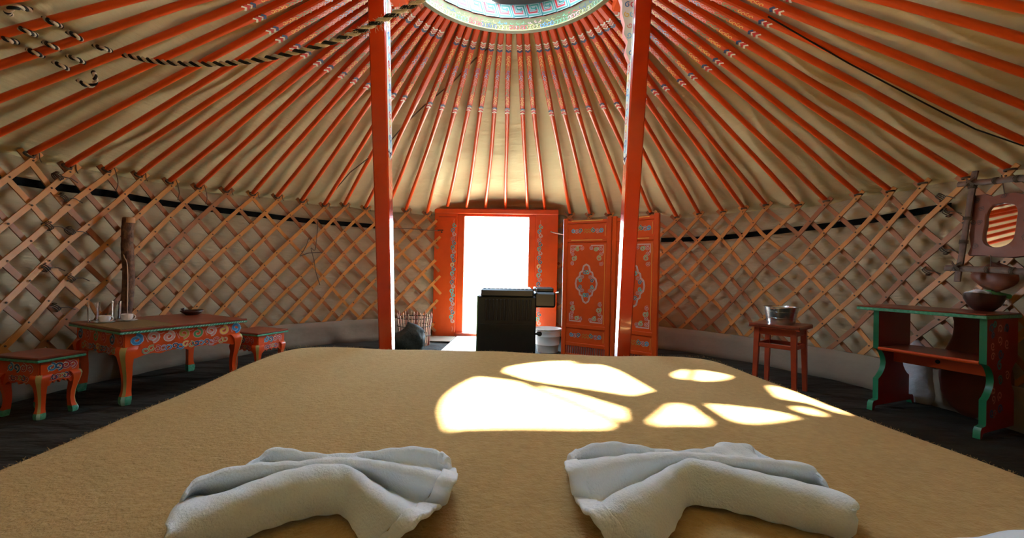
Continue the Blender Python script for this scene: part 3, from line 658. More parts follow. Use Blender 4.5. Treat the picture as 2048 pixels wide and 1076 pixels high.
# ------------------------------------------------------------------ carved painted low tables
def frame2(p0, p1):          # frame with x from p0 to p1 (on the floor), y away to the left of it
    a = Vector((p1.x - p0.x, p1.y - p0.y, 0)); return atan2(a.y, a.x), a.length
def painted_table(name, label, cat, p0, p1, dep, h, slab, leg, ap, big):
    rz, wd = frame2(p0, p1); t = thing(name, label, cat, (p0.x, p0.y, 0), rz)
    ins = 0.028 if big else 0.018
    b = MB(); b.box((0, 0, h - slab * 0.5), (wd, dep, h), 0, bev=0.004); b.build('tabletop', redbrown, t)
    b = MB(); b.box((0.0, 0.0, h - slab), (wd, dep, h - slab * 0.5 - 0.0005), 0, bev=0.003)
    def fe(u, v, off): return Vector((u, -off, v))
    u = 0.01
    while big and u < wd - 0.02: b.ribbon([(u, h - slab + .003), (u + 0.008, h - slab * 0.55)], 0.003, fe, 0.0008, 1); u += 0.016
    b.build('green_edge', [green_edge, P['mint']], t)
    z1 = h - slab - 0.0005; zap = h - slab - ap
    faces = [(wd, lambda u, v, off: Vector((u, ins - off, v))), (dep, lambda u, v, off: Vector((wd - ins + off, u, v))), (wd, lambda u, v, off: Vector((wd - u, dep - ins + off, v))), (dep, lambda u, v, off: Vector((ins - off, dep - u, v)))]
    for fi, (L, f) in enumerate(faces):
        pts = [(ins + 0.006, z1), (ins + 0.006, zap + 0.0)]; n = 44; lw = leg * 1.0; a0 = ins + lw; a1 = L - ins - lw
        for k in range(n + 1):
            q = k / n; e = abs(q - 0.5) * 2; z = zap + 0.020 * (1 - e ** 6)
            z -= 0.010 * max(0, 1 - abs(q - 0.5) / 0.035) + 0.010 * max(0, 1 - abs(q - .22) / .06) + 0.010 * max(0, 1 - abs(q - .78) / .06) + 0.006 * (1 - e) * cos(q * pi * 8) * .4
            pts.append((a0 + (a1 - a0) * q, z))
        pts += [(L - ins - 0.006, zap), (L - ins - 0.006, z1)]
        b = MB(); b.prism(pts[::-1], f, 0.0, -0.018, 0)
        zm = z1 - ap * 0.52
        b.box((0, 0, 0), (0.001, 0.001, 0.001), 0, Matrix.Translation(f(L / 2, z1 - 0.01, -0.009)))
        b.ribbon([(ins + .01, zm + .002), (L - ins - .01, zm + .002)], 0.006, f, 0.004, 0)
        if big:
            cols = ['blue', 'pink', 'pink', 'olive', 'green', 'pink', 'yellow', 'blue'] if L == wd else ['navy', 'red', 'green', 'red', 'navy', 'red']
            nn = len(cols); zc = (z1 + zm) / 2 + .002; st = (L - 2 * ins - 0.09) / (nn - 1); r = min(0.034, ap * 0.21)
            for k, c in enumerate(cols):
                uu = ins + 0.055 + st * k; d = 1 if k % 2 else -1; bs = PI_('sky') if c in ('blue', 'navy') else PI_('pink' if c != 'pink' else 'white')
                b.paint(spiral(uu, zc + 0.004 * d, r, -pi / 2 * d, 1.15, d, 16, .25), 0.012, f, PI_(c), bs)
                if k < nn - 1: b.paint([(uu + r * 0.7, zc + r * .8 * d), (uu + st / 2, zc + r * .55), (uu + st - r * .7, zc + r * .8 * d)], 0.006, f, PI_('pink'), off=0.0008)
            cols = ['olive', 'olive', 'red', 'pink', 'blue', 'navy', 'blue', 'yellow', 'olive', 'navy', 'blue', 'navy', 'pink', 'red', 'olive', 'yellow']
            for k, c in enumerate(cols):
                uu = L / 2 + (k - 7.5) * L * 0.042; d = 1 if k % 2 else -1
                b.paint(spiral(uu, zap + 0.020 + ap * 0.15 + .003 * d, ap * 0.135, k, 1.0, d, 12, .3), 0.006, f, PI_(c), PI_('white' if k % 3 else 'sky'), off=0.001)
        else:
            zc = (z1 + zm) / 2; r = ap * 0.17
            for k, c in enumerate(['blue', 'navy', 'red', 'red']):
                uu = L * (0.32 + 0.14 * k); d = 1 if k % 2 else -1; b.paint(spiral(uu, zc, r, -pi / 2 * d, 1.1, d, 14, .25), 0.007, f, PI_(c), PI_('mint' if k < 2 else 'white'))
            b.paint([(L * .26, zc - r), (L * .36, zc + r * 1.2), (L * .5, zc - r * .3), (L * .62, zc + r * 1.1), (L * .76, zc + r * .2)], 0.004, f, PI_('white'), off=.0006)
            for k, c in enumerate(['red', 'navy', 'red', 'olive', 'navy', 'red']):
                uu = L / 2 + (k - 2.5) * L * 0.07; b.paint(spiral(uu, zap + .014 + ap * .2, ap * .12, k * 2, 1.0, 1 if k % 2 else -1, 12, .3), 0.005, f, PI_(c), PI_('white'))
        b.build('apron', slots(orange), t)
    zt = z1 - ap * 0.50
    for sx in (0, 1):
        for sy in (0, 1):
            X = ins if sx == 0 else wd - ins; Yy = ins if sy == 0 else dep - ins; ox = -1 if sx == 0 else 1; oy = -1 if sy == 0 else 1; b = MB(); rings = []; feet = []
            for q, o_, s_ in ((1.0, 0.002, 1.25), (0.96, 0.012, 1.3), (0.90, 0.016, 1.2), (0.80, 0.011, 0.98), (0.66, 0.002, 0.78), (0.50, -0.007, 0.66), (0.34, -0.010, 0.60), (0.22, -0.007, 0.62), (0.15, 0.0, 0.74), (0.10, 0.004, 0.80), (0.04, 0.003, 0.74), (0.0, -0.002, 0.62)):
                z = zt * q; o2 = o_ * (leg / 0.05); s2 = leg * s_; ex, ey = X + ox * o2, Yy + oy * o2; c = s2 * 0.30
                pts = [Vector((ex - ox * c, ey, z)), Vector((ex - ox * s2, ey, z)), Vector((ex - ox * s2, ey - oy * s2, z)), Vector((ex, ey - oy * s2, z)), Vector((ex, ey - oy * c, z))]
                (rings if q >= 0.15 else feet).append(pts)
            def add(b, rg, gold, base=0):
                st = len(b.m); b.loft(rg, base)
                for i in range(len(rg) - 1):
                    if gold: b.m[st + i * 5 + 4] = gold
            add(b, rings, PI_('gold')); lg = b.build('leg', slots(orange), t, smooth=40)
            b = MB(); add(b, [rings[-1]] + feet, 1); b.build('foot', [green_edge, P['mint']], lg, smooth=30)
    return t, rz, wd
TZ = H - 0.372
P0, P1, P2 = atz(240, 661, TZ), atz(495, 637, TZ), atz(120, 645, TZ)
print('table', P0, P1, P2, 'dep', (P2 - P0).length, 'r', hypot(P2.x - CX, P2.y - CY))
e = (P1 - P0).normalized(); nrm = Vector((-e.y, e.x, 0)); dep = min((P2 - P0).dot(nrm), 0.66)
while hypot(P0.x + nrm.x * dep - CX, P0.y + nrm.y * dep - CY) > 2.79: dep -= 0.01
print('dep', dep)
lt, lrz, lwd = painted_table('low_table', 'low red painted table with green edge and colourful scrolls, cups standing on it', 'table', P0, P1, dep, TZ, 0.026, 0.056, 0.145, True)
def on_table(px, py): p = atz(px, py, TZ); p.z = TZ; return p
SZ = H - 0.482
P0, P1 = atz(75, 717, SZ), atz(174, 701.5, SZ); print('stoolL', (P1 - P0).length)
e = (P1 - P0); painted_table('painted_stool', 'small painted stool with green edge and curved legs left of the low table', 'stool', P0, P1, 0.30, SZ, 0.026, 0.042, 0.125, False)
P0, P1 = atz(515, 667, SZ), atz(577.5, 657.5, SZ); print('stoolR', (P1 - P0).length)
painted_table('painted_stool', 'small painted stool with green edge behind the blanket corner, right of the low table', 'stool', P0, P1, 0.30, SZ, 0.024, 0.042, 0.125, False)

# ---- things on the low table
b = MB(); p = on_table(300, 640); q = [on_table(100, 645), on_table(258, 660), on_table(322, 653), on_table(205, 638)]
e1 = Vector((cos(lrz), sin(lrz), 0)); e2 = Vector((-sin(lrz), cos(lrz), 0)); T0 = lt.location
b.box((0.004, 0.012, TZ + 0.001), (0.27, min(dep - 0.02, 0.42), TZ + 0.004), 0)
for k in range(28): x = 0.006 + k * 0.0096; b.box((x, 0.010, TZ + 0.004), (x + 0.006, min(dep - 0.02, 0.42) + .002, TZ + 0.0058), 0)
o = b.build('bamboo_mat', mat_b); o.location = T0; o.rotation_euler = (0, 0, lrz); tag(o, 'thin bamboo slat mat under the cups on the low table', 'mat')
MZ = TZ + 0.006
def ontab(px, py, z=MZ): p = atz(px, py, z); p.z = z; return p
def cup(label, px, py, w_px):
    p = ontab(px, py); s = w_px * p.y / F / 0.078; t = thing('tea_cup', 'white china tea cup, ' + label, 'cup', p, 0.25, 'white tea cups'); z0 = 0.006 * s
    b = MB(); b.lathe([(0.001, z0 + .003), (0.024 * s, z0), (0.033 * s, z0 + .006 * s), (0.039 * s, z0 + 0.028 * s), (0.040 * s, z0 + 0.052 * s), (0.037 * s, z0 + 0.052 * s), (0.034 * s, z0 + 0.02 * s), (0.001, z0 + 0.012 * s)], 28); b.build('cup_body', china, t, 50)
    b = MB(); b.tube([Vector((0.038 * s + 0.022 * s * sin(a), 0, z0 + 0.028 * s + 0.018 * s * cos(a))) for a in [pi * k / 8 for k in range(9)]], 0.0035 * s, 0, 8); b.build('handle', china, t)
    sa = MB(); sa.lathe([(0.001, 0.0), (0.035 * s, 0.0), (0.066 * s, 0.006 * s), (0.068 * s, 0.009 * s), (0.036 * s, 0.004 * s), (0.001, 0.004 * s)], 32); o = sa.build('saucer', china, smooth=50); o.location = p; tag(o, 'white china saucer under the tea cup ' + label, 'saucer', 'white saucers')
cup('left one on the bamboo mat', 209, 645, 18.5); cup('right one on the bamboo mat', 254, 641.5, 18.5)
def tumbler(label, px, py, wpx, hpx):
    p = ontab(px, py); s = p.y / F; r = wpx * s / 2 * 0.74; h = hpx * s; b = MB()
    b.lathe([(0.001, 0), (r * .82, 0), (r * 0.9, h * .3), (r, h), (r * 0.93, h), (r * 0.83, h * 0.3), (r * .76, h * .06), (0.001, h * .06)], 28); o = b.build('drinking_glass', glassm, smooth=50); o.location = p
    tag(o, 'clear glass tumbler, ' + label, 'glass', 'glass tumblers')
tumbler('left one behind the cups', 186, 642.5, 25, 38); tumbler('right one in front of the bark post', 232, 639, 22, 37)
p = atz(384, 629.5, TZ); p.z = TZ; s = p.y / F; b = MB(); b.lathe([(0.001, 0.0), (10 * s, 0.0), (19 * s, 7 * s), (19 * s, 9 * s), (11 * s, 3 * s), (0.001, 2.5 * s)], 28); b.tube([Vector((-16 * s, 0, 8 * s)), Vector((-22 * s, 0, 11 * s)), Vector((-15 * s, 0, 12 * s))], 1.5 * s, 0, 8)
o = b.build('wooden_bowl', darkleather, smooth=50); o.location = p; tag(o, 'shallow dark wooden bowl at the back of the low table', 'bowl')

# ---- bark covered post
top = atr(258, 436, 2.745); b = MB(); rr = random.Random(5); pts = []; rad = 9.3 * (top.y / F)
for k in range(15): z = top.z * k / 14; pts.append(Vector((0.006 * sin(k * 1.1), 0.004 * cos(k), z)))
rings = []
for i in range(61):
    z = top.z * i / 60; c_ = Vector((0.006 * sin(z * 11), 0.004 * cos(z * 10), z)); rings.append([c_ + Vector((cos(2 * pi * k / 24), sin(2 * pi * k / 24), 0)) * rad * (1.06 - 0.06 * i / 60 + 0.07 * sin(i * 0.9 + 2 * sin(k * 1.3)) * sin(k * 1.1 + i * .31) + rr.uniform(-.03, .03)) for k in range(24)])
b.loft(rings)
for z in (0.42, 0.50, 0.74, 0.93): b.tube([Vector((0, 0, z)), Vector((-rad * 1.2, 0.01, z + 0.015)), Vector((-rad * 1.9, 0.02, z + .01))], [rad * .5, rad * .4, rad * .25], 0, 8)
t = thing('bark_post', 'round wooden post with dark bark standing behind the low table', 'post', (top.x, top.y, 0)); b.build('trunk', bark, t, 60)
b = MB(); b.tube([pts[-1] - Vector((0, 0, 0.035)), pts[-1] + Vector((0, 0, 0.004))], [rad * 1.02, rad * .97], 0, 18); b.build('bare_top', cutwood, t)
b = MB(); b.tube(smoothpts([Vector((-rad, -rad * .4, top.z - 0.18)), Vector((rad * 0.2, -rad * 1.1, top.z - 0.27)), Vector((rad * 0.8, -rad * 0.9, top.z - 0.36)), Vector((rad * .9, -rad * .8, top.z - .75))], 6), 0.003, 0, 6); b.build('cord', palewood, t)

# ------------------------------------------------------------------ stove
SY = 2.62; sx0, sx1 = at(954, 640, SY).x, at(1072, 640, SY).x; sz = at(1000, 592, SY).z
t = thing('stove', 'black iron stove with ribbed side standing in front of the doorway', 'stove', ((sx0 + sx1) / 2, SY, 0)); hw = (sx1 - sx0) / 2
b = MB(); b.box((-hw, 0, 0.09), (hw, 0.42, sz), 0, bev=0.008)
k = 0
x = -hw + 0.05
while x < hw - 0.04: b.box((x, -0.012, sz - 0.155), (x + 0.011, 0.002, sz - 0.02), 0, bev=0.003); x += 0.0235
b.box((-hw + .02, -0.006, sz - 0.185), (hw - .02, 0.002, sz - 0.178)); b.build('firebox', iron, t)
b = MB(); zt_ = at(1000, 578, SY).z; b.box((-hw + 0.022, -0.012, sz - 0.004), (hw - 0.018, 0.43, zt_), 0, bev=0.008)
for k in range(12): b.lathe([(0.001, .006), (0.012, .004), (0.014, 0)], 8, 0, Matrix.Translation((-hw + 0.045 + k * (2 * hw - .08) / 11, 0.01, zt_)))
b.build('cooking_top', iron2, t)
b = MB(); b.box((-hw - 0.003, -0.004, 0.09), (-hw + 0.006, 0.42, sz - 0.001)); b.build('side_plate', mat('green_enamel', (0.05, 0.12, 0.03), 0.4), t)
a0, a1 = at(1072, 617, SY).x, at(1112, 617, SY).x; zz0, zz1 = at(1090, 616, SY).z, at(1090, 585, SY).z; cxs = (sx0 + sx1) / 2
b = MB(); b.box((a0 - cxs - 0.01, 0.02, zz0), (a1 - cxs, 0.26, zz1), 0, bev=0.012); b.box((a0 - cxs - .008, 0.05, zz1), (a1 - cxs - 0.012, 0.23, zz1 + 0.028), 0, bev=0.006)
tk = b.build('side_tank', iron2, t)
b = MB(); b.lathe([(0.001, .02), (0.007, .016), (0.007, 0)], 8, 0, Matrix.Translation((a0 - cxs + .005, 0.02, zz1 + .005))); b.lathe([(0.001, .02), (0.007, .016), (0.007, 0)], 8, 0, Matrix.Translation((a0 - cxs - .012, 0.02, zz1 + .005)))
b.tube([Vector((a1 - cxs - .002, 0.03, zz1 - .004)), Vector((a1 - cxs + 0.018, 0.03, zz1))], 0.006, 0, 8); b.build('bolt', tin, tk)
for ax in (-hw + 0.03, hw - 0.03):
    for ay in (0.04, 0.38): b = MB(); b.tube([Vector((ax, ay, 0.095)), Vector((ax * 1.12, ay, 0))], [0.016, 0.012], 0, 8); b.build('leg', iron, t)
b = MB(); b.lathe([(0.001, 0), (0.016, 0), (0.018, -0.03), (0.001, -0.03)], 10, 0, Matrix.Translation((hw + .028, 0.05, 0.395)) @ Matrix.Rotation(pi / 2, 4, 'X')); b.tube([Vector((hw - .005, 0.05, 0.395)), Vector((hw + .03, 0.05, 0.395))], 0.006, 0, 6); b.build('door_handle', iron2, t)

# ---- buckets
def bucket(name, label, loc, r0, r1, h, m, handle_side=0, rz=0):
    t = thing(name, label, 'bucket', loc, rz)
    b = MB(); pr = [(0.001, 0.004), (r0, 0.0)]
    for q in (0.0, 0.3, 0.315, 0.33, 0.345, 0.66, 0.675, 0.69, 0.705, 0.98): pr.append((r0 + (r1 - r0) * q + (0.003 if q in (0.315, 0.33, 0.675, 0.69) else 0), h * q + 0.002))
    pr += [(r1 + 0.005, h * 0.985), (r1 + 0.006, h), (r1 - 0.001, h + .001), (r1 - 0.003, h * 0.97), (r0 - 0.003, 0.008), (0.001, 0.008)]
    b.lathe(pr, 40); b.build('bucket_body', m, t, 45)
    for s_ in (-1, 1): b = MB(); b.lathe([(0.001, 0.006), (0.013, 0.005), (0.015, 0)], 12, 0, Matrix.Translation((s_ * (r1 + .001), 0, h * 0.90)) @ Matrix.Rotation(s_ * pi / 2, 4, 'Y')); b.build('ear', m, t)
    b = MB(); q = [Vector((-(r1 + .008) * cos(a), -(r1 + .012) * sin(a), h * 0.90 + 0.014 * sin(a))) for a in [pi * k / 20 for k in range(21)]]; b.tube(q, 0.0028, 0, 8); b.build('handle', tin, t)
    return t
bc = at(1096, 656, 4.1); r = 27 * 4.1 / F
bucket('ash_bucket', 'white enamel bucket on the floor between the stove and the folding screen', (bc.x, 4.1 + r * .2, 0), r * 0.78, r, bc.z - .004, whitemetal, rz=0.6)

# ---- twig basket and dark sack
BY = 4.15; l_, r_ = at(785, 660, BY).x, at(856, 660, BY).x; zt_ = at(820, 630, BY).z; bx, br = (l_ + r_) / 2, (r_ - l_) / 2
t = thing('twig_basket', 'round basket of upright pale twigs left of the doorway', 'basket', (bx, BY + br, 0))
rr = random.Random(11)
for k in range(34):
    a = 2 * pi * k / 34; b = MB(); rb = br * 0.86; hh = zt_ * rr.uniform(0.93, 1.07)
    b.tube(smoothpts([Vector((rb * cos(a), rb * sin(a), 0.0)), Vector((rb * 1.05 * cos(a), rb * 1.05 * sin(a), hh * .5)), Vector((br * cos(a + rr.uniform(-.04, .04)), br * sin(a), hh))], 3), rr.uniform(0.0045, 0.0065), 0, 6); b.build('twig', palewood if k % 3 else redbrown, t)
for z in (0.33, 0.62, 0.87):
    b = MB(); b.tube([Vector((br * (0.88 + .12 * z) * cos(a) * (1.02 if k % 2 else 0.97), br * (.88 + .12 * z) * sin(a) * (1.02 if k % 2 else 0.97), zt_ * z)) for k, a in enumerate([2 * pi * q / 68 for q in range(69)])], 0.005, 0, 6); b.build('binding', twine, t)
b = MB(); rows = []
for i in range(11):
    q = i / 10; rr_ = [0.115, .13, .145, .15, .155, .155, .15, .14, .12, .085, 0.004][i]; row = []
    for k in range(28):
        a = 2 * pi * k / 28; w_ = 1 + 0.07 * sin(a * 5 + i) + 0.04 * sin(a * 9 - i * .7); row.append(Vector((rr_ * w_ * cos(a) * 1.12, rr_ * w_ * sin(a) * 0.8, 0.24 * q + (0.05 * cos(a + .3) * q))))
    rows.append(row)
b.loft(rows); p = at(812, 690, BY - 0.18); o = b.build('dark_sack', bagm, smooth=70); o.location = (p.x, BY - 0.16, 0); tag(o, 'dark green slumped sack in front of the twig basket', 'sack')

# ------------------------------------------------------------------ folding screen
scr = thing('folding_screen', 'orange painted two leaf folding screen with scroll ornaments, right of the doorway', 'screen')
SH = at(1127, 438, 3.95).z
def hz(x, y): d = ray(x, y); t = (SH - H) / d.z; return Vector((0, 0, H)) + d * t
A_, B_, D_ = hz(1127, 438), hz(1224, 433), hz(1319, 425)
print('screen', A_, B_, D_, SH)
scr.location = (B_.x, B_.y, 0)
def leaf(pa, pb):
    O = Vector((pa.x, pa.y, 0)); ex = Vector((pb.x - pa.x, pb.y - pa.y, 0)); W = ex.length; ex.normalize(); ny = Vector((-ex.y, ex.x, 0)); base = Vector(scr.location)
    Mx = Matrix((ex, ny, Vector((0, 0, 1)))).transposed().to_4x4(); Mx.translation = O - base
    e = bpy.data.objects.new('screen_leaf', None); C.objects.link(e); e.parent = scr; e.matrix_local = Mx
    def f(u, v, off): return Vector((u, 0.010 - off, v))
    st = 0.045; b = MB(); b.box((0.002, -0.004, 0), (st, 0.03, SH), bev=0.004); b.box((W - st, -0.004, 0), (W - 0.002, 0.03, SH), bev=0.004)
    rails = [SH - 0.050, SH - 0.225, 0.275, 0.105, 0.0]
    for z in rails: b.box((st, 0.0, z), (W - st, 0.026, z + 0.032), bev=0.003)
    for z in (SH - 0.014, SH - 0.195): b.ribbon([(st + .04, z - 0.012), (W - st - .04, z - 0.012)], 0.006, lambda u, v, off: Vector((u, -off, v)), 0.001, PI_('yellow'))
    b.build('stile_frame', slots(orange), e)
    zs = [(rails[1] + .032, rails[0]), (rails[2] + .032, rails[1]), (rails[3] + .032, rails[2])]
    for i, (za, zb_) in enumerate(zs):
        b = MB(); b.box((st, 0.010, za), (W - st, 0.022, zb_)); cx, cz = W / 2, (za + zb_) / 2; hw = (W - 2 * st) / 2
        b.ribbon([(W - st - 0.018, za + .02), (W - st - .018, zb_ - .02)], 0.003, f, .001, PI_('yellow'))
        if i != 1:
            for k in range(3):
                for m_ in range(2): b.paint([(cx - 0.03 + 0.03 * k, cz - .02 + .026 * m_), (cx - 0.015 + .03 * k, cz + .0 + .02 * m_), (cx + .03 * k, cz - .02 + .026 * m_)], 0.005, f, PI_('olive'), off=.0012)
            for s_ in (-1, 1):
                for k, (dx, c) in enumerate(((0.058, 'navy'), (0.095, 'red'), (0.128, 'blue'))):
                    b.paint(spiral(cx + s_ * dx * hw / .18, cz + .005 * (-1) ** k, 0.021, pi / 2 * s_ + k, 1.2, s_ * (-1) ** k, 14, .25), 0.007, f, PI_(c), PI_('mint'), off=.001)
        else:
            hh = (zb_ - za) / 2; dh, dw = hh * 0.50, hw * 0.58; pts = []
            for k in range(49):
                a = 2 * pi * k / 48; ca, sa = cos(a), sin(a); r = 1 / (abs(ca) + abs(sa)); r *= 1 + 0.07 * cos(a * 12 + pi); pts.append((cx + ca * r * dw, cz + sa * r * dh))
            b.paint(pts, 0.008, f, PI_('pink'), PI_('mint'))
            for k in range(12):
                a = 2 * pi * (k + .5) / 12; ca, sa = cos(a), sin(a); r = 0.68 / (abs(ca) + abs(sa)); b.paint(spiral(cx + ca * r * dw, cz + sa * r * dh, 0.019, a, 1.15, (-1) ** k, 12, .25), 0.006, f, PI_(['navy', 'red', 'teal'][k % 3]), PI_('mint'), off=.0014)
            for s1 in (-1, 1):
                for s2 in (-1, 1):
                    X0, Z0 = cx + s1 * (hw - 0.045), cz + s2 * (hh - 0.045)
                    b.paint([(X0 - s1 * .105, Z0 + s2 * .012), (X0 + s1 * .012, Z0 + s2 * .012), (X0 + s1 * .012, Z0 - s2 * .06)], 0.006, f, PI_('pink'), PI_('white'), off=.0008)
                    for dx, dz, c, r, dd in ((0.012, 0.020, 'red', .020, 1), (0.058, 0.020, 'olive', .022, -1), (0.100, 0.012, 'red', .017, 1), (0.010, 0.066, 'red', .017, -1), (0.022, 0.105, 'olive', .026, 1), (0.008, 0.155, 'red', .018, -1)):
                        b.paint(spiral(X0 - s1 * dx, Z0 - s2 * dz, r, 1.0, 1.25, s1 * s2 * dd, 14, .2), 0.007, f, PI_(c), PI_('mint' if c == 'olive' else 'white'), off=.001)
        b.build('painted_panel', slots(orange), e)
    b = MB(); x = st + 0.01
    while x < W - st - 0.015: b.box((x, 0.006, rails[4] + .032), (x + 0.012, 0.018, rails[3])); x += 0.022
    b.build('lower_slats', orange_dull, e); return e
leaf(A_, B_); leaf(B_ + (D_ - B_).normalized() * 0.004, D_)

# ------------------------------------------------------------------ plain stool with tin bucket
sz_ = 0.47; pF, pL, pR = atz(1600, 655, sz_), atz(1520, 647, sz_), atz(1653, 641, sz_); print('stool', pF, pL, pR)
rz = atan2((pF - pL).y, (pF - pL).x); wl_ = 0.31; t = thing('plain_stool', 'plain worn orange wooden stool with a tin bucket on its seat', 'stool', (pF.x, pF.y, 0), rz)
# local: x towards the front corner (origin), so the seat spans x -wl..0 and y 0..dp
dp = 0.31; b = MB(); b.box((-wl_, 0, sz_ - 0.022), (0, dp, sz_), 0, bev=0.005); b.build('seat', redbrown, t)
b = MB(); b.box((-wl_ + .001, 0.001, sz_ - 0.027), (-.001, dp - .001, sz_ - 0.0225), 0); b.build('seat_edge', orange_dull, t)
i_ = 0.028; ls = 0.034
for lx in (-wl_ + i_, -i_ - ls):
    for ly in (i_, dp - i_ - ls):
        b = MB(); sgx = -1 if lx < -wl_ / 2 else 1; sgy = -1 if ly < dp / 2 else 1; q0, q1 = 0.002, 0.006
        b.loft([[Vector((lx + a_ + sgx * d_ * .5, ly + c_ + sgy * d_ * .5, z)) for a_, c_ in ((k_, k_), (ls - k_, k_), (ls - k_, ls - k_), (k_, ls - k_))] for z, d_, k_ in ((0, 0.022, .004), (sz_ - 0.027, 0, 0))]); b.build('leg', orange_dull, t)
for z0_1, hgt in ((sz_ - 0.075, 0.048), (sz_ - 0.165, 0.028)):
    nm = 'apron' if hgt > .04 else 'stretcher'
    for bx_ in (((-wl_ + i_ + .01, i_ + .006), (-i_ - .01, i_ + .022)), ((-wl_ + i_ + .01, dp - i_ - .022), (-i_ - .01, dp - i_ - .006)), ((-wl_ + i_ + .006, i_ + .01), (-wl_ + i_ + .022, dp - i_ - .01)), ((-i_ - .022, i_ + .01), (-i_ - .006, dp - i_ - .01))):
        b = MB(); b.box((bx_[0][0], bx_[0][1], z0_1), (bx_[1][0], bx_[1][1], z0_1 + hgt), 0, bev=.003); b.build(nm, orange_dull, t)
mc = Matrix.Translation(t.location) @ Matrix.Rotation(rz, 4, 'Z') @ Vector((-wl_ * .5, dp * .5, sz_)); s = mc.y / F
bucket('tin_bucket', 'small shiny ribbed tin bucket standing on the plain orange stool', (mc.x, mc.y, sz_ + .001), 24 * s, 30 * s, 33 * s, tin, rz=0.5)

# ------------------------------------------------------------------ trestle table on the right
TH = 0.63; q0, q1 = atz(1973, 629, TH), atz(1714, 610, TH); print('rtable', q0, q1, (q1 - q0).length)
rz = atan2((q1 - q0).y, (q1 - q0).x); TL = min((q1 - q0).length, 0.95); TD = 0.40
t = thing('trestle_table', 'red painted trestle table with green edges and a shelf beside the bed at the right', 'table', (q0.x, q0.y, 0), rz)
# local x runs along the table away from the camera, local -y into the room's wall side
def tb(nm, a, c, m, bev=.003): b = MB(); b.box(a, c, 0, bev=bev); return b.build(nm, m, t)
tb('tabletop', (0, -TD, TH - .008), (TL, 0, TH), redbrown); tb('green_edge', (-.002, -TD - .002, TH - .026), (TL + .002, 0.002, TH - .0085), green_edge)
def endpanel(x0):
    th_ = 0.028; fr = [(0, TH - .027), (0, .372), (-.028, .362), (-.055, .340), (-.074, .31), (-.080, .28), (-.072, .25), (-.052, .222), (-.028, .200), (-.006, .188), (-.004, .186), (-.004, .062), (.012, .058), (.040, .056), (.052, .040), (.056, 0.0), (.036, 0.0), (.024, .024), (.004, .026)]
    fr = [(y - 0.026, z) for y, z in fr]; mid = -TD / 2; bk = [(2 * mid - y, z) for y, z in fr[::-1]]; b = MB()
    def f(u, v, off): return Vector((x0 - off, u, v))
    b.prism(fr + bk, f, 0.0, -th_, 0, 1)
    if x0 < TL / 2:
        def f2(u, v, off): return Vector((x0 - off, u, v))
        for yy, zz, r, c, bs, dd in ((-.075, .555, .026, 'navy', 'blue', 1), (-.105, .58, .020, 'teal', 'navy', -1), (-.09, .52, .016, 'navy', 'blue', 1), (-.085, .465, .022, 'pink', None, 1), (-.088, .41, .022, 'pink', None, -1), (-.10, .23, .02, 'pink', None, 1), (-.10, .19, .022, 'pink', None, -1),
                                     (-.085, .12, .022, 'navy', 'blue', 1), (-.115, .11, .022, 'red', 'teal', -1), (-.165, .55, .026, 'pink', None, 1), (-.16, .49, .026, 'pink', None, -1), (-.175, .42, .028, 'navy', 'blue', 1), (-.165, .36, .026, 'teal', 'blue', -1), (-.175, .28, .026, 'navy', 'teal', 1), (-.17, .2, .026, 'pink', None, 1), (-.175, .13, .026, 'navy', 'blue', -1),
                                     (-.24, .55, .026, 'navy', 'blue', 1), (-.24, .47, .026, 'pink', None, 1), (-.25, .30, .026, 'pink', None, 1)):
            b.paint(spiral(yy, zz, r, 1 + zz * 20, 1.2, dd, 14, .25), 0.007, f2, PI_(c), PI_(bs) if bs else None)
    b.build('end_panel', slots(darkred)[:1] + [plain_green] + [P[k] for k in PK][1:], t)
endpanel(0.005); endpanel(TL - 0.104)
tb('shelf', (0.033, -TD + .06, .365), (TL - .104, -.028, .384), redbrown); b = MB(); b.tube([Vector((.033, -.028, .3745)), Vector((TL - .104, -.028, .3745))], 0.0105, 0, 10); b.build('shelf_edge', orange, t)
b = MB(); b.box((0.033, -TD / 2 - .012, .285), (TL - .104, -TD / 2 + .012, .364), 0, bev=.003); b.lathe([(0.001, .003), (.011, .002), (.012, 0)], 12, 1, Matrix.Translation((TL * .45, -TD / 2 + .0125, .325)) @ Matrix.Rotation(-pi / 2, 4, 'X')); b.build('rail', [orange, iron], t)
trt = t

# things on and behind the trestle table
R3 = Matrix.Rotation(rz, 4, 'Z'); TT = Vector(trt.location)
def tl(x, y, z): return TT + R3 @ Vector((x, y, z))
def squash(b, sx, sy): b.v = [(v[0] * sx, v[1] * sy, v[2]) for v in b.v]
p = tl(0.115, -TD + 0.085, TH); b = MB(); b.lathe([(0.001, 0), (0.045, 0.0), (0.08, 0.03), (0.10, 0.065), (0.104, 0.092), (0.096, 0.092), (0.075, 0.04), (0.05, 0.012), (0.001, 0.01)], 30); squash(b, 1, .75)
b.v = [(x, y, z + 0.02 * abs(x / .13) ** 2) for x, y, z in b.v]; o = b.build('leather_bowl', darkleather, smooth=60); o.location = p; o.rotation_euler = (0, 0, 0.3); tag(o, 'dark brown boat shaped leather bowl on the trestle table', 'bowl')
b = MB(); rows = [[Vector((0.040 * u + .004 * sin(v * 5), 0.032 * v + .003 * cos(u * 6), 0.082 + 0.018 * cos(u * 1.3) * cos(v * 1.2) + .005 * sin(u * 7 + v * 4))) for u in [k / 6 - 1 for k in range(13)]] for v in [k / 5 - 1 for k in range(11)]]
b.grid(rows); o = b.build('white_napkin', terry, smooth=80); md = o.modifiers.new('t', 'SOLIDIFY'); md.thickness = .012; md.offset = -1; o.location = p + Vector((-0.045, -0.01, 0.018)); tag(o, 'folded white napkin in the dark leather bowl', 'napkin')
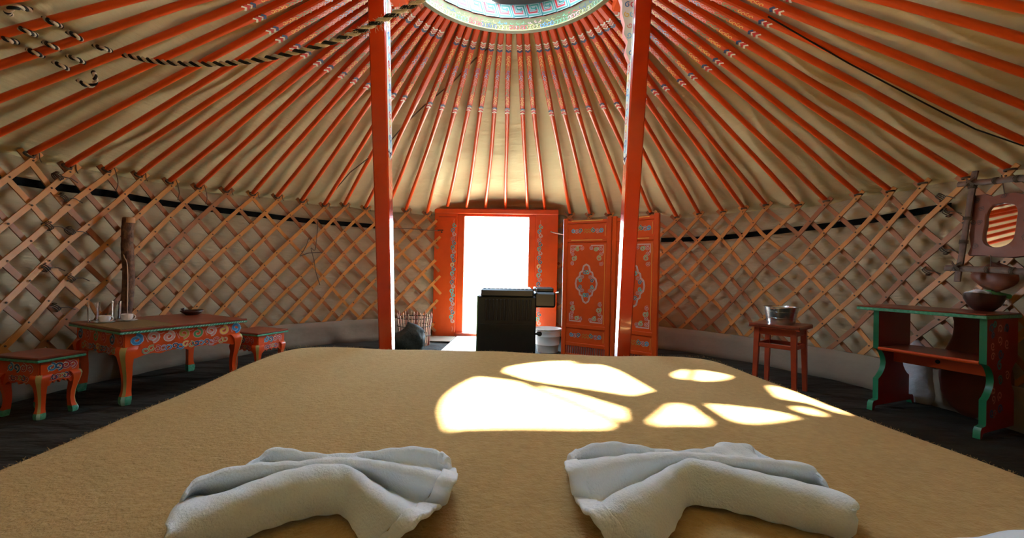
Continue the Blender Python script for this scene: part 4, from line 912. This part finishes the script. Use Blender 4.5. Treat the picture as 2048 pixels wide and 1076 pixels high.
b = MB(); b.box((-0.05, -0.028, 0.05), (0.05, 0.028, 0.075), 0, Matrix.Rotation(0.25, 4, 'Y'), bev=.006); o = b.build('green_packet', P['green'], smooth=30); o.location = p + Vector((0.028, -0.02, 0.036)); o.rotation_euler = (0, 0, -.3); tag(o, 'green packet lying beside the napkin in the leather bowl', 'packet')

# ------------------------------------------------------------------ mirror in its lashed stick frame on the wall
MC = atr(1990, 450, 2.66); mn = -up_rad(MC); mx_ = Vector((-mn.y, mn.x, 0)); mx_ = -mx_ if mx_.dot(Vector((1, -1, 0))) < 0 else mx_
mn = (mn + Vector((0, 0, 0.16))).normalized(); Mm = Matrix((mx_, -mn, mx_.cross(-mn))).transposed().to_4x4(); Mm.translation = MC; Mi = Mm.inverted()
def mp_(x, y, lift=0.0):
    d = ray(x, y); O = Vector((0, 0, H)); c = MC + mn * lift; t = (c - O).dot(mn) / d.dot(mn); q = Mi @ (O + d * t); return q
def fm2(u, v, off): return Vector((u, -off, v))
t = thing('wall_mirror', 'mirror with wavy edge in a brown leather panel hung in a lashed dark stick frame', 'mirror'); t.matrix_world = Mm
def stickb(nm, a, c, r=0.017, fl=0.6):
    A_, B_ = mp_(*a, .04), mp_(*c, .04); A_.y = B_.y = -0.03; b = MB(); rr = random.Random(int(a[0])); n = 14
    b.tube([A_.lerp(B_, k / n) + Vector((rr.uniform(-.002, .002), 0, rr.uniform(-.002, .002))) for k in range(n + 1)], [r * rr.uniform(.92, 1.08) for k in range(n + 1)], 0, 8, fl, up=(0, 1, 0))
    for k in (2, 6, 9): p = A_.lerp(B_, k / n); b.tube(coilpts(p, r * 1.05, 3, (B_ - A_), 0.02, 8), 0.0022, 1, 5)
    b.build(nm, [stick, twine], t)
stickb('stick', (1947, 342), (1911, 562)); stickb('stick', (1914, 368), (2112, 349)); stickb('stick', (1888, 535), (2118, 546)); stickb('stick', (2090, 335), (2096, 570))
for x, y in ((1942, 366), (1914, 535), (2091, 352), (2095, 545)):
    c = mp_(x, y, .04); b = MB()
    for s_ in (-1, 1):
        for k in range(3): b.tube([Vector((c.x - .024, -.048, c.z - s_ * .024 + k * .005)), Vector((c.x, -.055, c.z + k * .005)), Vector((c.x + .024, -.048, c.z + s_ * .024 + k * .005))], 0.0022, 0, 5)
    b.build('lashing', twine, t)
hide = [(1952, 392), (1975, 388), (1990, 394), (2010, 388), (2035, 385), (2060, 390), (2080, 386), (2083, 420), (2078, 470), (2084, 515), (2060, 513), (2030, 516), (2000, 515), (1970, 512), (1938, 512), (1946, 495), (1942, 470), (1948, 445), (1947, 420)]
mir = [(2002, 409), (2012, 407), (2024, 409), (2034, 411), (2040, 422), (2038, 440), (2035, 462), (2030, 480), (2018, 490), (2002, 495), (1986, 494), (1974, 486), (1972, 470), (1976, 452), (1977, 434), (1982, 420), (1990, 412)]
def p2(L_): return [(q.x, q.z) for q in (mp_(*p) for p in L_)]
def closed(L_, per=5):
    P_ = [Vector((*p, 0)) for p in L_]; P_ = P_[-2:] + P_ + P_[:3]; s = smoothpts(P_, per); return [(q.x, q.y) for q in s[2 * per:-(2 * per)]][:-1][:len(L_) * per]
ho, mo = p2(hide), closed(p2(mir)); b = MB()
hc = (sum(q[0] for q in mo) / len(mo), sum(q[1] for q in mo) / len(mo))
def rayhit(poly, ang):          # distance from hc to the polygon in a direction
    dx, dy = cos(ang), sin(ang); best = None
    for i in range(len(poly)):
        (x1, y1), (x2, y2) = poly[i], poly[(i + 1) % len(poly)]; ex, ey = x2 - x1, y2 - y1; den = dx * ey - dy * ex
        if abs(den) < 1e-12: continue
        s = ((x1 - hc[0]) * ey - (y1 - hc[1]) * ex) / den; q = ((x1 - hc[0]) * dy - (y1 - hc[1]) * dx) / den
        if s > 0 and -1e-9 <= q <= 1 + 1e-9: best = s if best is None else min(best, s)
    return best or 0.05
na = 140; rI = []; rO = []
for k in range(na):
    a = 2 * pi * k / na; rI.append(rayhit(mo, a)); rO.append(rayhit(ho, a))
rings = []
for fr_, yy in ((0, -0.002), (0, -0.012), (0.06, -0.016), (0.5, -0.014), (0.97, -0.014), (1.0, -0.006), (1.0, 0.0)):
    rings.append([Vector((hc[0] + (rI[k] + (rO[k] - rI[k]) * fr_) * cos(2 * pi * k / na), yy, hc[1] + (rI[k] + (rO[k] - rI[k]) * fr_) * sin(2 * pi * k / na))) for k in range(na)])
b.loft(rings, 0, False)
for x, y in ((1960, 402), (1969, 418), (1965, 445), (1952, 447), (1956, 493), (2014, 393), (2062, 400), (2060, 440), (2056, 475), (2066, 500)):
    c = mp_(x, y); rr = random.Random(x); pts = [(c.x + rr.uniform(.008, .016) * cos(k * 2 * pi / 9), c.z + rr.uniform(.008, .016) * sin(k * 2 * pi / 9)) for k in range(9)]
    b.ribbon(pts + pts[:1], 0.004, fm2, 0.0165, 1); b.ribbon([(c.x - .006, c.z), (c.x + .006, c.z)], .008, fm2, .0165, 1)
b.build('leather_panel', [leather, darkleather], t, smooth=40)
b = MB(); big = [(hc[0] + (r + .008) * cos(2 * pi * k / na), hc[1] + (r + .008) * sin(2 * pi * k / na)) for k, r in enumerate(rI)]; b.prism(big, fm2, 0.004, 0.0, 0); b.build('mirror_glass', mirrorm, t, smooth=0)
for a, c in (((2014, 352), (2014, 392)), ((1992, 512), (1986, 540)), ((1950, 372), (1956, 396))):
    A_, B_ = mp_(*a), mp_(*c); A_.y = -.03; B_.y = -.012; b = MB(); b.tube([A_, B_], 0.0025, 0, 6); b.build('hanging_cord', twine, t)
t.rotation_euler = (t.matrix_world.to_euler()); 

# brown leather pouch hanging under the mirror frame
q = atr(1990, 560, 2.70); b = MB(); rows = []
for i in range(13):
    a = i / 12; row = []
    for k in range(28):
        an = 2 * pi * k / 28; r = (0.085 * sin(pi * min(a * 1.15, 1)) ** 0.55 + 0.02) * (1 + .05 * sin(an * 3 + i * .6)); row.append(Vector((r * cos(an), r * sin(an) * 0.5, -0.085 + 0.15 * a + .012 * sin(an * 2))))
    rows.append(row)
b.loft(rows); o = b.build('leather_pouch', leather, smooth=70); o.location = q + Vector((0, 0, 0.03)); o.rotation_euler = (0, 0, atan2(mx_.y, mx_.x)); tag(o, 'bulging brown leather pouch hanging under the mirror frame', 'pouch')
# brown leather vessel and pale bag on the floor behind the trestle table
p = tl(TL * 0.32, -TD - 0.01, 0); b = MB(); rows = []
for i in range(15):
    a = i / 14; r0_ = [0.05, .10, .13, .145, .15, .155, .155, .15, .14, .125, .11, .095, .09, .09, .10][i]; rows.append([Vector((r0_ * cos(2 * pi * k / 32) * 1.0, r0_ * 0.42 * sin(2 * pi * k / 32) * (1 + .03 * sin(k + i)), 0.595 * a)) for k in range(32)])
b.loft(rows); o = b.build('leather_vessel', leather, smooth=70); o.location = (p.x, p.y, 0.0); o.rotation_euler = (0, 0, rz); tag(o, 'large brown leather vessel standing behind the trestle table', 'vessel')
p = tl(TL * 0.83, -TD - 0.075, 0); b = MB(); rows = []
for i in range(11):
    a = i / 10; r0_ = [0.08, .10, .11, .11, .105, .10, .09, .08, .065, .045, .01][i]; rows.append([Vector((r0_ * cos(2 * pi * k / 28) * (1 + .07 * sin(k * 1.1 + i)), r0_ * 0.4 * sin(2 * pi * k / 28) * (1 + .06 * sin(k * .7 - i)), 0.40 * a)) for k in range(28)])
b.loft(rows); o = b.build('pale_bag', mat('pale_bag_cloth', (0.42, 0.44, 0.46), 0.6, bump=[(12, .7, .02, ONE)]), smooth=70); o.location = (p.x, p.y, 0); o.rotation_euler = (0, 0, rz); tag(o, 'pale grey cloth bag on the floor under the trestle table', 'bag')

# ------------------------------------------------------------------ towels
BZ = bed_z + 0.010
def towel(label, lines, hem_side, base_far):
    """lines: from the edge nearest the camera to the far edge: (height above the blanket, [pixels from left to right])"""
    NS = 90; cols = []
    for hgt, px in lines:
        pts = [atz(x, y, BZ + (hh if hh is not None else hgt)) for (x, y, *r) in px for hh in [r[0] if r else None]]
        cols.append(resample(smoothpts(pts, 8), NS))
    far = [Vector((p.x, p.y + base_far, BZ)) for p in cols[-1]]; cols.append(far)
    t0 = cols[0][NS // 2].copy(); t0.z = BZ
    rows = []; off = MBrand
    for s_ in range(NS):
        line = smooth_profile([c[s_] for c in cols], 9); rows.append([p - t0 for p in line])
    t = thing('towel', label, 'towel', t0)
    hw_ = 6; a0, a1 = (0, NS - hw_) if hem_side > 0 else (hw_ - 1, NS)
    for sidx, row in enumerate(rows):
        pass
    def tow(rows_, nm, m, thick, ruffle):
        b = MB()
        rr = []
        for i, row in enumerate(rows_):
            rr.append([p + Vector((0, 0, 0.0012 * sin(i * 0.7 + k * 0.5) + (ruffle * sin(k * 1.15) if ruffle else 0))) for k, p in enumerate(row)])
        b.grid(rr); o = b.build(nm, m, t, smooth=85); md = o.modifiers.new('s', 'SOLIDIFY'); md.thickness = thick; md.offset = -1 if nrm_up(rr) else 1
        s2 = o.modifiers.new('ss', 'SUBSURF'); s2.levels = 1; s2.render_levels = 1; return o
    tow(rows[a0:a1], 'terry_body', terry, 0.006, 0)
    hem = rows[NS - hw_ - 1:] if hem_side > 0 else rows[:hw_ + 1]
    tow(hem, 'stitched_hem', terry2, 0.009, 0.0022)
    return t
MBrand = 0
def nrm_up(r):
    a = r[1][len(r[0]) // 2] - r[0][len(r[0]) // 2]; c = r[0][len(r[0]) // 2 + 1] - r[0][len(r[0]) // 2]; return a.cross(c).z > 0 or True
def smooth_profile(pts, per):      # rounded zigzag: Catmull-Rom, kept above the blanket
    out = smoothpts(pts, per)
    for p in out: p.z = max(p.z, BZ + 0.001)
    return out
F0 = [(322, 1112), (395, 1096), (471, 1076), (554, 1047), (617, 1030), (665, 1024), (692, 1031), (709, 1054), (728, 1084), (778, 1098)]
Fm = [(318, 1098), (385, 1073), (450, 1045), (530, 1014), (600, 995), (660, 988), (700, 990), (722, 1010), (750, 1038), (806, 1070)]
R1 = [(333, 1063), (363, 1028), (427, 1004), (490, 981), (538, 963), (602, 945), (649, 939), (690, 941), (716, 955), (744, 979), (776, 1000), (812, 1024), (844, 1046)]
V1 = [(352, 1020, .02), (376, 997, .010), (427, 996, .010), (490, 976, .014), (538, 958.5, .02), (602, 942.5, .035), (649, 937.5, .045), (697, 940, .04), (744, 966, .016), (796, 994, .010), (850, 1012, .010), (886, 1012, .012)]
R2 = [(372, 982), (384, 968), (427, 952), (478, 941), (538, 934.6), (602, 931), (649, 925.7), (713, 926), (776, 934.6), (840, 947), (890, 962), (911, 968)]
V2 = [(430, 949, .03), (487, 938, .02), (538, 931, .02), (602, 928, .03), (649, 923, .045), (700, 922, .045), (744, 925, .03), (808, 936, .018), (870, 944, .018), (914, 950, .02)]
R3 = [(455, 944), (482, 938), (522, 911), (548, 901), (567, 901), (617, 911), (665, 915.5), (713, 912), (776, 903), (824, 899), (865, 904), (896, 922)]
towel('white terry towel fanned on the blanket, left one of the two in front', [(0.0, F0), (0.035, Fm), (0.062, R1), (0.030, V1), (0.058, R2), (0.035, V2), (0.045, R3)], 1, 0.035)
F0 = [(1236, 1082), (1285, 1094), (1333, 1076), (1348, 1047), (1363, 1016), (1372, 1008), (1402, 1009), (1481, 1023.5), (1576, 1047), (1640, 1062), (1687, 1071), (1706, 1062)]
Fm = [(1206, 1062), (1255, 1058), (1315, 1028), (1345, 1000), (1368, 972), (1385, 966), (1420, 970), (1490, 988), (1576, 1012), (1640, 1030), (1690, 1044), (1709, 1040)]
R1 = [(1176, 1036), (1211, 1015.6), (1243, 992), (1290, 973), (1348, 940), (1376, 927.6), (1417, 931), (1481, 947), (1576, 968), (1655, 987), (1703, 1003), (1711, 1014)]
V1 = [(1148, 1000, .012), (1180, 1006, .010), (1208, 1008, .010), (1243, 986, .012), (1290, 967, .018), (1345, 938, .035), (1376, 926, .045), (1417, 929, .04), (1481, 944, .03), (1576, 965, .02), (1648, 982, .012), (1668, 988, .012)]
R2 = [(1133, 945), (1163, 934.6), (1227, 923.5), (1290, 915.6), (1370, 913), (1449, 919), (1544, 926.7), (1610, 935), (1636, 943), (1647, 958)]
V2 = [(1131, 932, .02), (1163, 926, .018), (1227, 921, .018), (1290, 913.5, .03), (1370, 911, .045), (1449, 917, .04), (1520, 924, .03), (1560, 929, .02), (1590, 934, .02)]
R3 = [(1141, 915), (1163, 901), (1195, 891), (1236, 889.5), (1290, 898), (1338, 906), (1370, 907), (1433, 899), (1442, 891), (1481, 892), (1506, 898), (1551, 925)]
towel('white terry towel fanned on the blanket, right one of the two in front', [(0.0, F0), (0.035, Fm), (0.062, R1), (0.030, V1), (0.058, R2), (0.035, V2), (0.045, R3)], -1, 0.035)
# white sheet corner at the lower right
b = MB(); rows = []; pa, pb_ = atz(1880, 1083, bed_z + .02), atz(2140, 1046, bed_z + .02)
for i in range(12):
    q = i / 11; row = []
    for k in range(20):
        p = pa.lerp(pb_, k / 19); y = p.y - 0.22 * q; row.append(Vector((p.x, y, bed_z + 0.006 + 0.020 * sin(min(q * 3, 1) * pi / 2) + .002 * sin(k * .8 + i))))
    rows.append(row)
b.grid(rows); o = b.build('folded_sheet', terry, smooth=80); md = o.modifiers.new('s', 'SOLIDIFY'); md.thickness = .012; md.offset = -1; rebase(o, rows[5][10]); tag(o, 'edge of a folded white sheet at the lower right corner of the bed', 'sheet')
